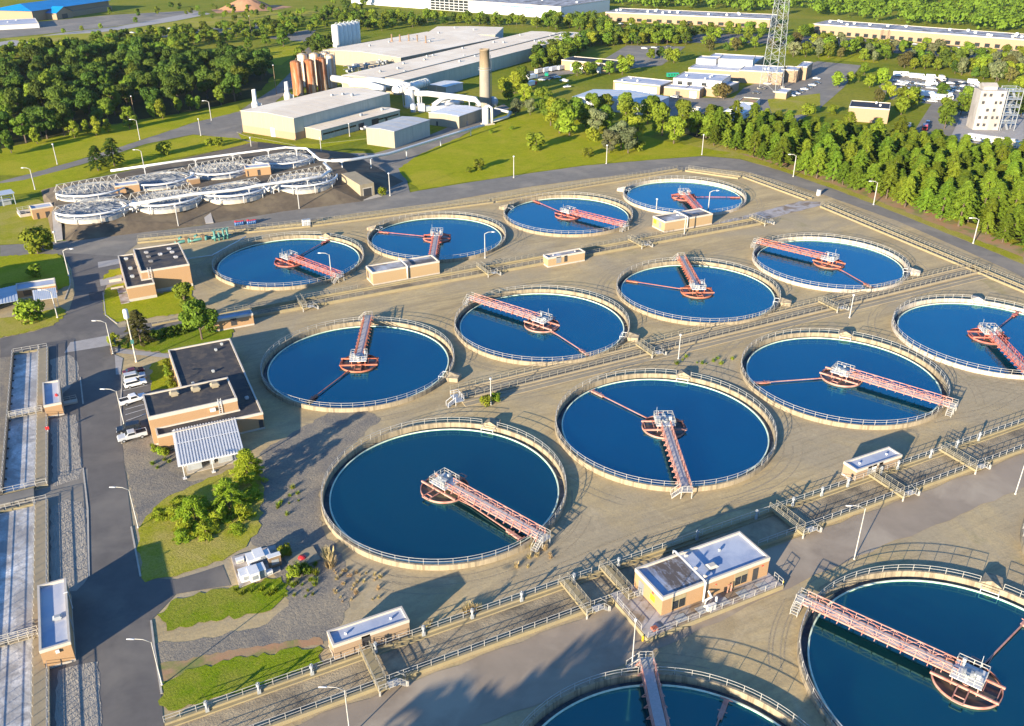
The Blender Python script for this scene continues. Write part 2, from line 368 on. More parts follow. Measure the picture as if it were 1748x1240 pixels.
SC.cycles.max_bounces=5; SC.cycles.diffuse_bounces=2; SC.cycles.glossy_bounces=3; SC.cycles.transmission_bounces=3; SC.cycles.transparent_max_bounces=6
SC.cycles.sample_clamp_indirect=4

# ------------------------------------------------------------------ ground sheets
def jag(poly,amp,step,seed):
    """outline with a ragged edge, in site metres"""
    rnd=random.Random(seed); out=[]; n=len(poly)
    for i in range(n):
        a,b=Vector(poly[i][:2]),Vector(poly[(i+1)%n][:2]); d=b-a; L=d.length
        k=max(1,min(60,int(L/step))); nn=Vector((-d.y,d.x))/max(L,1e-6)
        for j in range(k):
            p=a+d*(j/k)
            if j: p=p+nn*rnd.uniform(-amp,amp)
            out.append((p.x,p.y))
    return out
def smooth(poly,it=2):
    for _ in range(it):
        q=[]
        for i in range(len(poly)):
            a,b=Vector(poly[i][:2]),Vector(poly[(i+1)%len(poly)][:2])
            q+= [tuple(a*.75+b*.25),tuple(a*.25+b*.75)]
        poly=q
    return poly
def px(*pts,z=0): return [tuple(g(x,y,z)[:2]) for x,y in pts]
TC={'A':(0,0),'B':(49.7,-.3),'C':(99.5,-.5),'L':(149.2,-.8),'D':(1.4,56.9),'E':(51.0,56.5),'F':(101.1,56.4),'G':(151.1,56.5),'H':(3.3,133.1),'I':(52.5,132.9),'J':(103.2,134.2),'K':(153.5,133.9),'M':(47.7,-76.4),'N':(-1.5,-76.1),'O':(97.5,-76.6)}
_lay=0
def off_tanks(poly):
    out=[]
    for p in poly:
        for c in TC.values():
            d=Vector((p[0]-c[0],p[1]-c[1]))
            if .1<d.length<23.05: d=d.normalized()*23.05; p=(c[0]+d.x,c[1]+d.y)
        out.append(p)
    return out
def sheet(name,poly,z,m,amp=0,step=3,kind='structure',label=None,sm=0,seed=1,holes=()):
    global _lay
    _lay+=1; z=z+.0011*_lay if z>0 else z
    if sm: poly=smooth(poly,sm)
    if amp: poly=jag(poly,amp,step,seed)
    n=len(poly); a=sum(poly[i][0]*poly[(i+1)%n][1]-poly[(i+1)%n][0]*poly[i][1] for i in range(n))
    if a<0: poly=poly[::-1]
    from mathutils.geometry import tessellate_polygon
    if not holes: poly=off_tanks(poly)
    tri=tessellate_polygon([[Vector((p[0],p[1],0)) for p in q] for q in [poly]+list(holes)])
    poly=list(poly)+[p for q in holes for p in q]
    b=MB()
    fs=[]
    for t in tri:
        p=[poly[i] for i in t]
        ar=(p[1][0]-p[0][0])*(p[2][1]-p[0][1])-(p[2][0]-p[0][0])*(p[1][1]-p[0][1])
        fs.append(tuple(t) if ar>0 else tuple(t[::-1]))
    b.add([(p[0],p[1],z) for p in poly],fs)
    o=b.build(name,m); o['kind']=kind
    if label: o['label']=label
    return o
# the works yard
YARD=[(-90,-170),(230,-170),(230,150),(205,166),(180,180),(-50,183),(-64,150),(-90,120)]
sheet('ground',[(-6000,-6000),(6000,-6000),(6000,9000),(-6000,9000)],0,M['meadow'],holes=[YARD])
circ=lambda c,r=22.8,n=72:[(c[0]+r*math.cos(2*math.pi*i/n),c[1]+r*math.sin(2*math.pi*i/n)) for i in range(n)]
sheet('yard_ground',YARD,0,M['sand'],holes=[circ(c) for c in TC.values()])
sheet('gravel_ground',px((430,845),(448,770),(560,705),(605,690),(650,715),(590,770),(545,840),(548,900),(590,960),(610,1010),(560,1095),(400,1115),(280,1140),(262,1100),(330,1094),(440,1072),(492,1035),(470,985),(430,930)),.024,M['gravel'],.5,1.2,seed=3)
sheet('gravel_ground',px((205,760),(290,735),(310,800),(320,822),(400,815),(300,850),(240,900),(225,850)),.024,M['gravel'],.35,1,seed=5)
sheet('stony_ground',px((268,1135),(400,1110),(545,1088),(552,1100),(400,1130),(330,1143),(275,1168)),.030,M['dirt_orange'],.35,.8,seed=6)
sheet('gravel_ground',px((0,610),(24,600),(4,850),(0,850)),.024,M['gravel'])
# roads
PR=px((0,419),(95,413),(160,407),(340,386),(480,362),(620,344),(715,326),(800,312),(900,297),(1000,283),(1120,273),(1200,267),(1262,272),(1330,291),(1420,322),(1500,352),(1600,392),(1748,452),(1900,520),(1950,590),(1748,474),(1647,428),(1530,377),(1403,332),(1327,308),(1270,293),(1220,288),(1148,291),(1000,306),(900,320),(756,345),(620,363),(500,381),(400,394),(240,412),(205,440),(100,435),(0,438))
sheet('perimeter_road',PR,.036,M['asphalt_old'],.12,4)
sheet('works_road',px((-20,612),(0,610),(0,578),(60,566),(95,552),(118,530),(128,500),(122,460),(104,432),(205,438),(208,455),(186,478),(176,500),(180,538),(202,560),(300,545),(370,530),(372,542),(300,560),(215,578),(196,606),(206,640),(290,668),(300,735),(208,758),(226,900),(240,985),(300,990),(380,965),(394,1000),(300,1015),(258,1060),(264,1110),(275,1180),(282,1260),(84,1260),(83,1000),(83,830),(84,606)),.040,M['asphalt'],.10,3)
sheet('works_road',px((-30,892),(-30,846),(2,852),(84,832),(150,800),(150,880),(82,868)),.046,M['asphalt_old'])
sheet('channel_road',[(-62,-56),(-30,-52),(0,-52.5),(15,-51.5),(45,-49.5),(80,-49),(150,-47),(150,-41),(-52,-41)],.036,M['asphalt_brown'],.35,3,seed=9)
sheet('paved_crossing',px((120,585),(185,573),(190,590),(110,603)),.050,M['paving'])
sheet('paved_path',px((196,595),(290,605),(290,612),(198,603)),.050,M['paving'])
sheet('paved_path',px((167,448),(205,442),(207,450),(168,458)),.050,M['paving'])
sheet('paved_path',px((170,478),(208,470),(212,482),(172,489)),.050,M['paving'])
sheet('paved_path',px((285,515),(290,514),(298,538),(293,540)),.050,M['paving'])
sheet('parking_kerb',px((196,606),(210,612),(206,640),(198,640)),.048,M['paving'])
# sand strips with rake ripples beside the aeration basins
for k,p in enumerate((px((86,615),(118,606),(132,618),(136,645),(112,668),(92,690)),px((88,716),(130,708),(140,800),(136,818),(90,832)),px((86,868),(115,852),(140,858),(149,880),(152,985),(130,1010),(88,1010)),px((100,1145),(168,1130),(178,1262),(92,1262)))):
    sheet('raked_sand',p,.052,M['ripple'],.25,1.2,seed=20+k)
# worn lane along the middle of the yard
sheet('paved_path',px((1220,382),(1365,344),(1400,345),(1402,351),(1240,392),(1190,398)),.030,M['slab'],.2,3)
# lawns (grass nobody could count)
def lawn(pts,m='lawn',amp=.55,step=.8,z=.058,seed=1,sm=0,label=None):
    o=sheet('grass',px(*pts),z,M[m],amp,step,'stuff',label,sm,seed); return o
lawn([(268,1050),(300,1022),(380,1005),(480,985),(493,1010),(470,1035),(440,1048),(360,1060),(285,1078)],'lawn_rich',seed=31)
lawn([(275,1165),(330,1142),(430,1120),(545,1103),(552,1134),(430,1175),(300,1214),(272,1205)],'lawn_rich',seed=32)
lawn([(236,905),(262,868),(300,842),(400,800),(440,790),(450,850),(442,905),(420,935),(380,958),(300,985),(248,995),(233,940)],'lawn_dry',.5,1.2,seed=33)
lawn([(258,622),(288,612),(300,662),(258,668)],'lawn',seed=34)
lawn([(205,578),(300,556),(372,540),(400,560),(390,582),(290,604),(205,594)],'lawn_rich',seed=35)
lawn([(182,492),(212,484),(220,515),(330,488),(330,528),(296,538),(200,550),(178,538),(174,514)],'lawn',seed=36)
lawn([(185,462),(206,458),(208,468),(176,478)],'lawn',seed=37)
lawn([(-30,548),(60,536),(104,524),(114,536),(92,556),(40,570),(-30,582)],'lawn_dry',seed=38)
lawn([(-30,440),(60,434),(100,434),(118,462),(120,486),(90,500),(40,482),(-30,490)],'lawn',seed=39)
lawn([(-30,345),(50,337),(92,350),(96,411),(60,416),(-30,420)],'lawn_dry',.4,2,seed=40)
lawn([(-30,340),(-30,318),(40,308),(150,280),(250,250),(330,231),(400,236),(430,244),(380,256),(190,290),(105,322)],'lawn',.4,3,seed=41)
lawn([(-30,300),(-30,262),(120,228),(250,205),(340,190),(405,180),(412,190),(330,210),(240,240),(140,272),(40,300)],'lawn',.5,3,seed=42)
sheet('upper_road',px((-30,318),(40,300),(140,272),(240,240),(330,210),(408,190),(470,150),(500,120),(515,95),(540,60),(548,60),(525,100),(500,150),(420,215),(410,232),(500,262),(640,262),(700,245),(860,178),(870,185),(690,290),(700,330),(620,344),(580,300),(420,245),(395,236),(330,230),(250,246),(150,278),(40,310),(-30,330)),.036,M['asphalt_old'],.15,4)
lawn([(680,288),(720,262),(830,216),(890,196),(920,192),(1010,210),(1130,240),(1250,262),(1200,266),(1120,272),(1000,282),(900,296),(800,311),(715,325),(694,308)],'lawn',.6,3,seed=43,label='sunlit mown slope below the chimney')
lawn([(1130,256),(1200,240),(1290,250),(1420,290),(1560,340),(1748,412),(1748,452),(1600,392),(1500,352),(1420,322),(1330,291),(1262,271),(1200,266)],'lawn_dry',.4,3,.030,seed=44)
sheet('bare_soil',px((1262,262),(1330,270),(1420,300),(1560,350),(1748,425),(1748,440),(1600,384),(1500,344),(1420,314),(1330,284)),.040,M['dirt_orange'],.5,2,seed=45)
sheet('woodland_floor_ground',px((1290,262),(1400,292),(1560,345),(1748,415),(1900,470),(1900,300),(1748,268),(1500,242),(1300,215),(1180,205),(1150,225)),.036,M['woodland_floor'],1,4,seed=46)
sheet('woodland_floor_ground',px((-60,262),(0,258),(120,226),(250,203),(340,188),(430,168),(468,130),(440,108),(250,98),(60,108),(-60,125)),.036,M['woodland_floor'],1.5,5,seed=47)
lawn([(405,226),(418,232),(500,246),(545,246),(700,226),(640,236),(520,258),(470,250),(412,238)],'lawn',.2,2,.062,seed=48)
lawn([(1060,205),(1150,195),(1300,205),(1180,225),(1020,240),(900,190),(860,170),(880,150),(980,180)],'lawn_rich',.8,4,.030,seed=49)
# mid-distance lots and lawns
def lot(pts,m='asphalt_old',z=.03,name='car_park'): return sheet(name,px(*pts),z,M[m])
lot([(1270,150),(1395,105),(1470,112),(1440,150),(1400,185),(1350,215),(1240,205),(1240,180)])
lot([(1500,148),(1530,124),(1640,136),(1748,158),(1748,245),(1640,235),(1560,225),(1590,178),(1520,170)])
lot([(1640,200),(1748,195),(1748,255),(1620,240)],'paving',.045,'yard_paving')
lot([(885,140),(960,128),(1050,120),(1130,112),(1170,80),(1070,78),(1000,120),(890,122)])
lot([(1045,165),(1250,168),(1260,195),(1170,205),(1110,190)])
lot([(1040,60),(1330,58),(1700,92),(1748,100),(1748,112),(1640,100),(1330,75),(1060,72)],'asphalt',.03,'access_road')
lot([(1385,60),(1748,88),(1748,95),(1380,68)],'asphalt',.034,'access_road')
lot([(-40,78),(0,72),(110,56),(200,46),(340,20),(360,24),(300,36),(200,52),(100,64),(-40,92)],'paving',.03,'far_road')
lot([(-60,72),(-60,36),(60,38),(190,26),(335,18),(340,21),(200,45),(110,55)],'asphalt_old',.026)
lot([(200,75),(330,58),(420,62),(520,72),(540,52),(440,40),(300,55),(180,72)],'asphalt_old',.026,'access_road')
lawn([(400,90),(470,82),(500,78),(520,68),(505,92),(480,112),(440,108)],'lawn',.8,6,.045,seed=50)
lawn([(350,62),(460,50),(560,30),(560,44),(470,62),(380,72)],'lawn',.8,6,.045,seed=51)
lawn([(0,66),(200,54),(330,32),(420,22),(560,18),(560,26),(420,36),(250,58),(60,74)],'lawn_dry',.8,6,.040,seed=52)
lawn([(1290,92),(1400,82),(1500,92),(1500,108),(1400,103),(1395,92)],'lawn',.8,5,.045,seed=53)
lawn([(1600,98),(1748,112),(1748,140),(1640,130)],'lawn_dry',.8,6,.045,seed=54)
lot([(360,17),(470,9),(500,12),(460,19),(370,23)],'mound_soil',.05,'bare_soil')
lawn([(1310,170),(1400,160),(1400,190),(1320,205)],'lawn_dry',.3,3,.05,seed=55)
# raised terrace under the domed tanks, dark mulched bank
TZ=4.0
def terrace():
    top=[tuple(g(x,y,TZ)) for x,y in ((92,350),(140,375),(250,357),(400,338),(560,318),(598,298),(560,262),(440,252),(300,280),(120,312))]
    bot=[tuple(g(x,y,.02)) for x,y in ((88,400),(118,413),(350,384),(480,362),(618,344),(690,310),(600,262),(440,242),(280,278),(70,325))]
    b=MB(); n=len(top); b.add(top+bot,[tuple(range(n-1,-1,-1))]+[(i,(i+1)%n,n+(i+1)%n,n+i) for i in range(n)])
    o=b.build('terrace_terrain',M['mulch']); o['kind']='structure'
terrace()
def mound():
    c=g(422,15); b=MB(); n=40; rings=[(1,0),(.8,.25),(.55,.6),(.3,.9),(.08,1)]; rnd=random.Random(4); vs=[];fs=[]
    for r,z in rings:
        for i in range(n):
            a=2*math.pi*i/n; k=1+rnd.uniform(-.08,.08); vs.append((c.x+30*r*k*math.cos(a),c.y+22*r*k*math.sin(a),10*z*rnd.uniform(.9,1.05)))
    for q in range(len(rings)-1):
        for i in range(n): fs.append((q*n+i,q*n+(i+1)%n,(q+1)*n+(i+1)%n,(q+1)*n+i))
    fs.append(tuple(range((len(rings)-1)*n,len(rings)*n)))
    b.add(vs,fs); o=b.build('soil_hill',M['mound_soil'],smooth=True); o['kind']='structure'
mound()

# wheel tracks left round the tanks and along the lanes
def track(pts,w,z):
    b=MB(); P=[Vector((x,y,0)) for x,y in pts]; vs=[]
    for i,p in enumerate(P):
        d=(P[min(i+1,len(P)-1)]-P[max(i-1,0)]).normalized(); n=Vector((-d.y,d.x,0))*w/2
        vs+= [(p.x-n.x,p.y-n.y,z),(p.x+n.x,p.y+n.y,z)]
    b.add(vs,[(2*i,2*i+2,2*i+3,2*i+1) for i in range(len(P)-1)]); o=b.build('track_ground',M['track']); o['kind']='structure'
tr=random.Random(3)
for k,(cx,cy) in TC.items():
    for q in range(7):
        r=tr.uniform(24.0,28.5); a0=tr.uniform(0,6.28); l=tr.uniform(.35,1.1)
        f=lambda r_:[(cx+(r_+.25*math.sin(5*a))*math.cos(a),cy+(r_+.25*math.sin(5*a))*math.sin(a)) for a in [a0+l*i/24 for i in range(25)]]
        track(f(r),.22,.014+.0004*q); track(f(r+1.7),.22,.0142+.0004*q)
for i in range(16):
    y=tr.choice((-27,-25.5,-30,43,45.5,80,84,87,78,24,26)); x=tr.uniform(-10,110); L=tr.uniform(25,70); w=tr.uniform(0,6)
    f=lambda o:[(x+L*j/30,y+o+1.2*math.sin(w+j*.17)) for j in range(31)]
    track(f(0),.24,.019+.0003*i); track(f(1.8),.24,.0192+.0003*i)
# kerbs
def kerb(pts,h=.13,w=.28):
    P=[g(*p) for p in pts]; b=MB()
    for u,v in zip(P,P[1:]):
        b.bar(u+Vector((0,0,h/2)),v+Vector((0,0,h/2)),w,h)
    o=b.build('kerb',M['kerb']); o['kind']='structure'
for q in (((209,640),(206,690),(208,758)),((224,900),(240,985)),((258,1060),(264,1110),(276,1185)),((118,462),(120,486),(110,512)),((176,500),(180,538),(200,553)),((137,645),(142,690)),((142,800),(150,870),(152,985)),((404,226),(418,232),(500,248),(520,258)),((545,246),(640,236),(700,226))): kerb(q)
for k,q in enumerate((((152,500),(176,497),(178,512),(154,514)),)): sheet('asphalt_patch_road',px(*q),.05,M['asphalt_patch'],.15,1.5,seed=60+k)
# ------------------------------------------------------------------ round clarifier tanks
def arc_rail(b,r,z0,gaps,hh=1.2,posts=58,w=.065,n=116):
    """two rails and posts round a circle, left open over the given angle ranges"""
    def is_open(a): return any(abs((a-c+math.pi)%(2*math.pi)-math.pi)<h for c,h in gaps)
    for i in range(posts):
        a=2*math.pi*i/posts
        if not is_open(a): x,y=r*math.cos(a),r*math.sin(a); b.bar((x,y,z0),(x,y,z0+hh),w)
    for i in range(n):
        a,c=2*math.pi*i/n,2*math.pi*(i+1)/n
        if is_open((a+c)/2): continue
        for z in (hh*.55,hh): b.bar((r*math.cos(a),r*math.sin(a),z0+z),(r*math.cos(c),r*math.sin(c),z0+z),w*.9)
def line_rail(b,p,q,hh=1.15,step=2.2,w=.062,rails=2):
    p,q=Vector(p),Vector(q); L=(q-p).length; k=max(1,round(L/step))
    for i in range(k+1):
        a=p.lerp(q,i/k); b.bar(a,a+Vector((0,0,hh)),w)
    for j in range(rails):
        z=Vector((0,0,hh*(1-j*(.48 if rails==2 else .3)))); b.bar(p+z,q+z,w*.9)
def clarifier(label,c,brg,skim,beam,box,paint,wallm,deep=False,murk='scum',full=True):
    """brg, skim, beam, box: directions in degrees in site axes"""
    t=thing('clarifier_tank',label,'clarifier tank',(c[0],c[1],0),0,'round clarifier tanks in four rows')
    R0=23.0; P=M[paint]; ba=R_(brg)
    b=MB(); b.lathe([(R0,-.3),(R0,.98),(R0-.06,1.02),(R0-.42,1.02),(R0-.46,.98),(R0-.46,-1.0)],144); b.build('wall',M[wallm],t)
    b=MB(); b.lathe([(R0-.46,-.32),(21.36,-.32)],96); b.build('launder_water',M['launder'],t)
    b=MB(); b.lathe([(21.50,-.4),(21.50,.22),(21.26,.22),(21.26,-.4)],144,closed=True); b.build('weir',M['weir'],t)
    b=MB(); b.lathe([(21.3,.06),(15,.06),(8,.06),(4.6,.06)],96); b.build('water',M['water_deep' if deep else 'water'],t)
    gp=sorted([((ba)%(2*math.pi),.06)]+([(R_(box)%(2*math.pi),.075)] if box is not None else []))
    for i,(c0,h0) in enumerate(gp):
        c1,h1=gp[(i+1)%len(gp)]; a0=c0+h0; a1=(c1 if c1>c0 else c1+2*math.pi)-h1; n_=max(2,round((a1-a0)*23/2.45)); b=MB(); r_=R0-.22
        for j in range(n_+1):
            a=a0+(a1-a0)*j/n_; b.bar((r_*math.cos(a),r_*math.sin(a),1.02),(r_*math.cos(a),r_*math.sin(a),2.22),.065)
            if j<n_:
                m_=a+(a1-a0)/n_/2; c_=a+(a1-a0)/n_
                for u,v in ((a,m_),(m_,c_)):
                    for z in (1.68,2.22): b.bar((r_*math.cos(u),r_*math.sin(u),z),(r_*math.cos(v),r_*math.sin(v),z),.06)
        b.build('handrail',M['rail'],t)
    if box is not None:
        a=R_(box); b=MB(); b.T=Matrix.Rotation(a,4,'Z')
        b.prism([(22.9,-1.7),(25.9,-1.3),(25.9,1.3),(22.9,1.7)],-.3,1.0)
        b.add([(22.8,-1.7,1.0),(25.9,-1.3,1.0),(25.9,1.3,1.0),(22.8,1.7,1.0),(22.8,0,1.9),(25.9,0,1.15)],[(0,1,5,4),(2,3,4,5),(0,4,3),(1,2,5)])
        b.build('outlet_box',M[wallm],t)
        b=MB(); b.T=Matrix.Rotation(a,4,'Z'); b.bar((21.2,-1.3,.9),(21.2,1.3,.9),.1); b.bar((21.2,-1.3,.9),(22.6,-1.3,.9),.1); b.bar((21.2,1.3,.9),(22.6,1.3,.9),.1)
        for y in (-1.3,1.3): b.bar((21.2,y,-.3),(21.2,y,.9),.09)
        b.build('outlet_rail',M['rail_white'],t)
    # feed well
    b=MB(); b.lathe([(4.62,-.3),(4.62,.46),(4.5,.46),(4.5,-.3)],56,closed=True); fw=b.build('feed_well',P,t)
    b=MB(); b.disc(4.5,.075,56); b.build('scum_layer',M[murk],fw)
    b=MB(); b.T=Matrix.Rotation(R_(beam),4,'Z')
    for y in (-1.75,1.75):
        L=math.sqrt(4.62**2-1.75**2); b.box(-L-.25,L+.25,y-.14,y+.14,.50,.84)
    for s in (-1,1):
        for x in (-.75,.75): b.bar((x,s*1.9,.7),(x,s*5.1,.7),.16)
        b.bar((-.75,s*5.1,.7),(.75,s*5.1,.7),.16); b.bar((-.75,s*3.9,.7),(.75,s*3.9,.7),.14)
    for x in (-4.1,-2.2,2.2,4.1): b.bar((x,-1.6,.6),(x,1.6,.6),.12)
    b.build('cross_beam',P,t)
    # skimmer
    if skim is not None:
        b=MB(); b.T=Matrix.Rotation(R_(skim),4,'Z')
        b.bar((4.6,0,.38),(20.7,0,.42),.20,.16); b.bar((4.9,-.5,.3),(8.0,0,.34),.10)
        sk=b.build('skimmer_arm',P,t)
        b=MB(); b.T=Matrix.Rotation(R_(skim),4,'Z'); b.box(17.4,20.9,-.36,.30,.16,.52); b.bar((20.9,-.9,.45),(20.9,.9,.45),.14); b.bar((18.6,-.75,.5),(18.6,.6,.5),.12)
        b.build('skimmer_float',P,sk)
    # bridge
    T=Matrix.Rotation(ba,4,'Z')
    b=MB(); b.T=T; b.box(1.6,23.9,-.82,.82,1.50,1.60); br=b.build('bridge_deck',M['deck_grey'],t)
    for s in (-1,1):
        b=MB(); b.T=T; y=s*.98
        b.bar((1.4,y,1.48),(23.9,y,1.48),.16,.26); b.bar((1.4,y,2.72),(23.9,y,2.72),.12); b.bar((1.4,y,2.1),(23.9,y,2.1),.08)
        k=12
        for i in range(k+1):
            x=1.4+22.5*i/k; b.bar((x,y,1.4),(x,y,2.72),.09)
            b.bar((x,y,1.36),(x,y+s*.62,1.36),.12); b.bar((x,y+s*.6,1.36),(x,y,2.1),.09)
            if i<k: b.bar((x,y,1.55),(x+22.5/k,y,2.66) if i%2==0 else (x+22.5/k,y,1.55),.08); 
            if i<k and i%2: b.bar((x,y,2.66),(x+22.5/k,y,1.55),.08)
        b.build('bridge_truss',P,br)
    b=MB(); b.T=T; b.box(23.0,25.2,-1.1,1.1,1.50,1.62)
    for y in (-1.0,1.0):
        b.bar((25.0,y,0),(25.0,y,1.55),.14); line_rail(b,(22.6,y,1.62),(25.1,y,1.62),1.15,1.25,.065)
    sgn=1 if math.cos(ba+math.pi/2)*.44+math.sin(ba+math.pi/2)*.9<0 else -1
    line_rail(b,(25.1,-sgn*1.0,1.62),(25.1,sgn*.9,1.62),1.15,1.0,.065)
    for i in range(5):
        z=1.45-.28*i; y=sgn*(1.25+.32*i); b.box(23.9,25.0,min(y-.16,y+.16),max(y-.16,y+.16),z-.06,z)
    for x in (23.9,25.0):
        b.bar((x,sgn*1.1,1.5),(x,sgn*2.7,.1),.1,.18); b.bar((x,sgn*1.1,2.6),(x,sgn*2.7,1.15),.08); b.bar((x,sgn*2.7,.05),(x,sgn*2.7,1.2),.08)
    b.build('end_stair',M['rail'],br)
    # drive platform
    b=MB(); b.T=T; b.box(-2.1,2.1,-2.0,2.0,1.72,1.84); pl=b.build('drive_platform',M['rail_white'],t)
    b=MB(); b.T=T
    line_rail(b,(-2.05,-1.95,1.84),(-2.05,1.95,1.84),1.15,1.0,.09); line_rail(b,(-2.05,-1.95,1.84),(2.05,-1.95,1.84),1.15,1.0,.09)
    line_rail(b,(-2.05,1.95,1.84),(2.05,1.95,1.84),1.15,1.0,.09); line_rail(b,(2.05,1.95,1.84),(2.05,1.1,1.84),1.15,1.0,.09); line_rail(b,(2.05,-1.95,1.84),(2.05,-1.1,1.84),1.15,1.0,.09)
    b.build('platform_railing',M['rail'],pl)
    b=MB(); b.T=T; b.lathe([(.85,1.84),(.85,2.3),(.5,2.45),(.01,2.45)],16); b.box(-1.5,-.6,-.3,.3,1.84,2.7); b.box(-.2,.3,.9,1.5,1.84,2.9); b.bar((-.9,-1.6,1.8),(-.9,-1.6,4.6),.07)
    b.box(.9,1.4,-1.6,-1.2,1.84,3.0); b.build('drive_unit',M['metal_grey'],pl)
    b=MB(); b.lathe([(.55,-.2),(.55,1.72)],16); b.build('centre_column',P,t)
    for s in (-1,1): 
        for q in (-1,1): b=MB(); b.T=T; b.bar((s*1.7,q*1.6,.1),(s*1.7,q*1.6,1.72),.14); b.build('platform_leg',P,pl)
    return t
def dirn(k,x,y,z): 
    p=g(x,y,z); return math.degrees(math.atan2(p.y-TC[k][1],p.x-TC[k][0]))
# key: bridge end px, skimmer end px, beam (0 along the bridge, 90 across), outlet px, paint, wall
spec={
'A':((918,912),(868,898),0,(845,715),'salmon','tank_wall',True,'scum_green','x'),
'B':((1172,838),(1010,667),90,(1170,634),'salmon','tank_wall',False,'scum','x'),
'C':((1612,688),(1290,654),0,(1444,566),'salmon','tank_wall',False,'scum','x'),
'L':((1752,632),(1735,535),90,(1669,512),'red','tank_wall_pale',False,'scum','x'),
'D':((628,545),(530,683),90,(768,640),'rust_orange','tank_wall',False,'scum','x'),
'E':((815,512),(1003,605),0,(1075,572),'salmon','tank_wall',False,'scum','x'),
'F':((1163,440),(1070,479),90,(1335,513),'rust_orange','tank_wall',False,'scum','x'),
'G':((1293,413),(1483,488),0,(1556,462),'rust_orange','tank_wall_pale',False,'scum','x'),
'H':((575,470),(562,409),0,(560,401),'red','tank_wall',False,'scum','x'),
'I':((738,443),(650,396),90,(637,388),'red','tank_wall',False,'scum','x'),
'J':((1065,385),(917,345),0,(860,352),'red','tank_wall',False,'scum','x'),
'K':((1196,362),(1262,337),90,(1066,322),'red','tank_wall_pale',False,'scum','x'),
'M':((1375,1025),(1748,1064),0,(1690,1010),'salmon','tank_wall',True,'scum','x'),
'N':((1103,1130),(1238,1200),90,None,'salmon','tank_wall',True,'scum','x'),
'O':((1700,800),None,0,None,'salmon','tank_wall',True,'scum','x'),
}
TLAB={'A':'large dark round tank beside the weedy gravel, pink bridge to its near right rim',
'B':'round tank whose pink bridge points at the near rim, between two other pink-bridged tanks',
'C':'round tank with pink bridge to its right rim, behind the small booth with blue-white roof',
'L':'round pale-walled tank cut by the right edge, red railed bridge running off the picture',
'D':'round tank behind the flat roofed works building, grey bridge reaching its far rim',
'E':'round tank in the middle of the yard, pale red bridge from its far left rim',
'F':'round tank with red bridge from its far rim and orange skimmer pointing left',
'G':'pale rimmed round tank below the road bend, orange bridge from its left rim',
'H':'round tank beside the two-level brick building, red bridge and lamp at its rim',
'I':'round tank partly behind the flat roofed brick pump house, grey bridge toward that house',
'J':'round tank with red bridge to its near right rim, in the farthest row',
'K':'pale walled round tank farthest from the camera, behind a tan booth with a lamp',
'M':'large round tank at lower right with long pink bridge from its left rim',
'N':'round tank cut by the bottom edge with grey decked bridge over dark water',
'O':'sliver of a round tank at the right edge beside the asphalt strip'}
for k,(b_,s_,bm,o_,pa,wl,dp,mu,_) in spec.items():
    ba=dirn(k,*b_,1.6) if k!='O' else 10.0
    sk=dirn(k,*s_,.4) if s_ else 120.0
    if k=='A': sk=ba-5.0
    ob=dirn(k,*o_,1.0) if o_ else None
    clarifier(TLAB[k],TC[k],ba,sk,ba+bm,ob,pa,wl,dp,mu)

# ------------------------------------------------------------------ concrete channels with handrails
def channel(label,p,q,w,wz=.75,floor='channel_floor',m='concrete_yellow',group='railed concrete channels',gaps=((),()),rm='rail',inner=True,gutter=False):
    """two parallel walls from p to q (centre line of the near wall and far wall given by width w to the left of p->q)"""
    p,q=Vector((*p,0)),Vector((*q,0)); d=q-p; L=d.length; rz=math.atan2(d.y,d.x)
    t=thing('concrete_channel',label,'channel',p,rz,group)
    b=MB(); b.box(0,L,.2,w-.2,-.05,.07); b.build('channel_bed',M[floor],t)
    if gutter: b=MB(); b.box(0,L,.8,1.5,.072,.085); b.build('gutter',M['concrete_dark'],t)
    for j,y in enumerate((0,w)):
        b=MB(); b.box(0,L,y-.22,y+.22,-.3,wz)
        if inner:
            s=1 if j==0 else -1
            b.box(0,L,min(y+s*.222,y+s*.75),max(y+s*.222,y+s*.75),-.3,wz*.45)
        b.build('side_wall',M[m],t)
        x=0.0
        for a,c in list(gaps[j])+[(L,L)]:
            if a-x>.8: b=MB(); line_rail(b,(x,y,wz),(a,y,wz),1.15,2.1,.065); b.build('handrail',M[rm],t)
            x=c
    return t
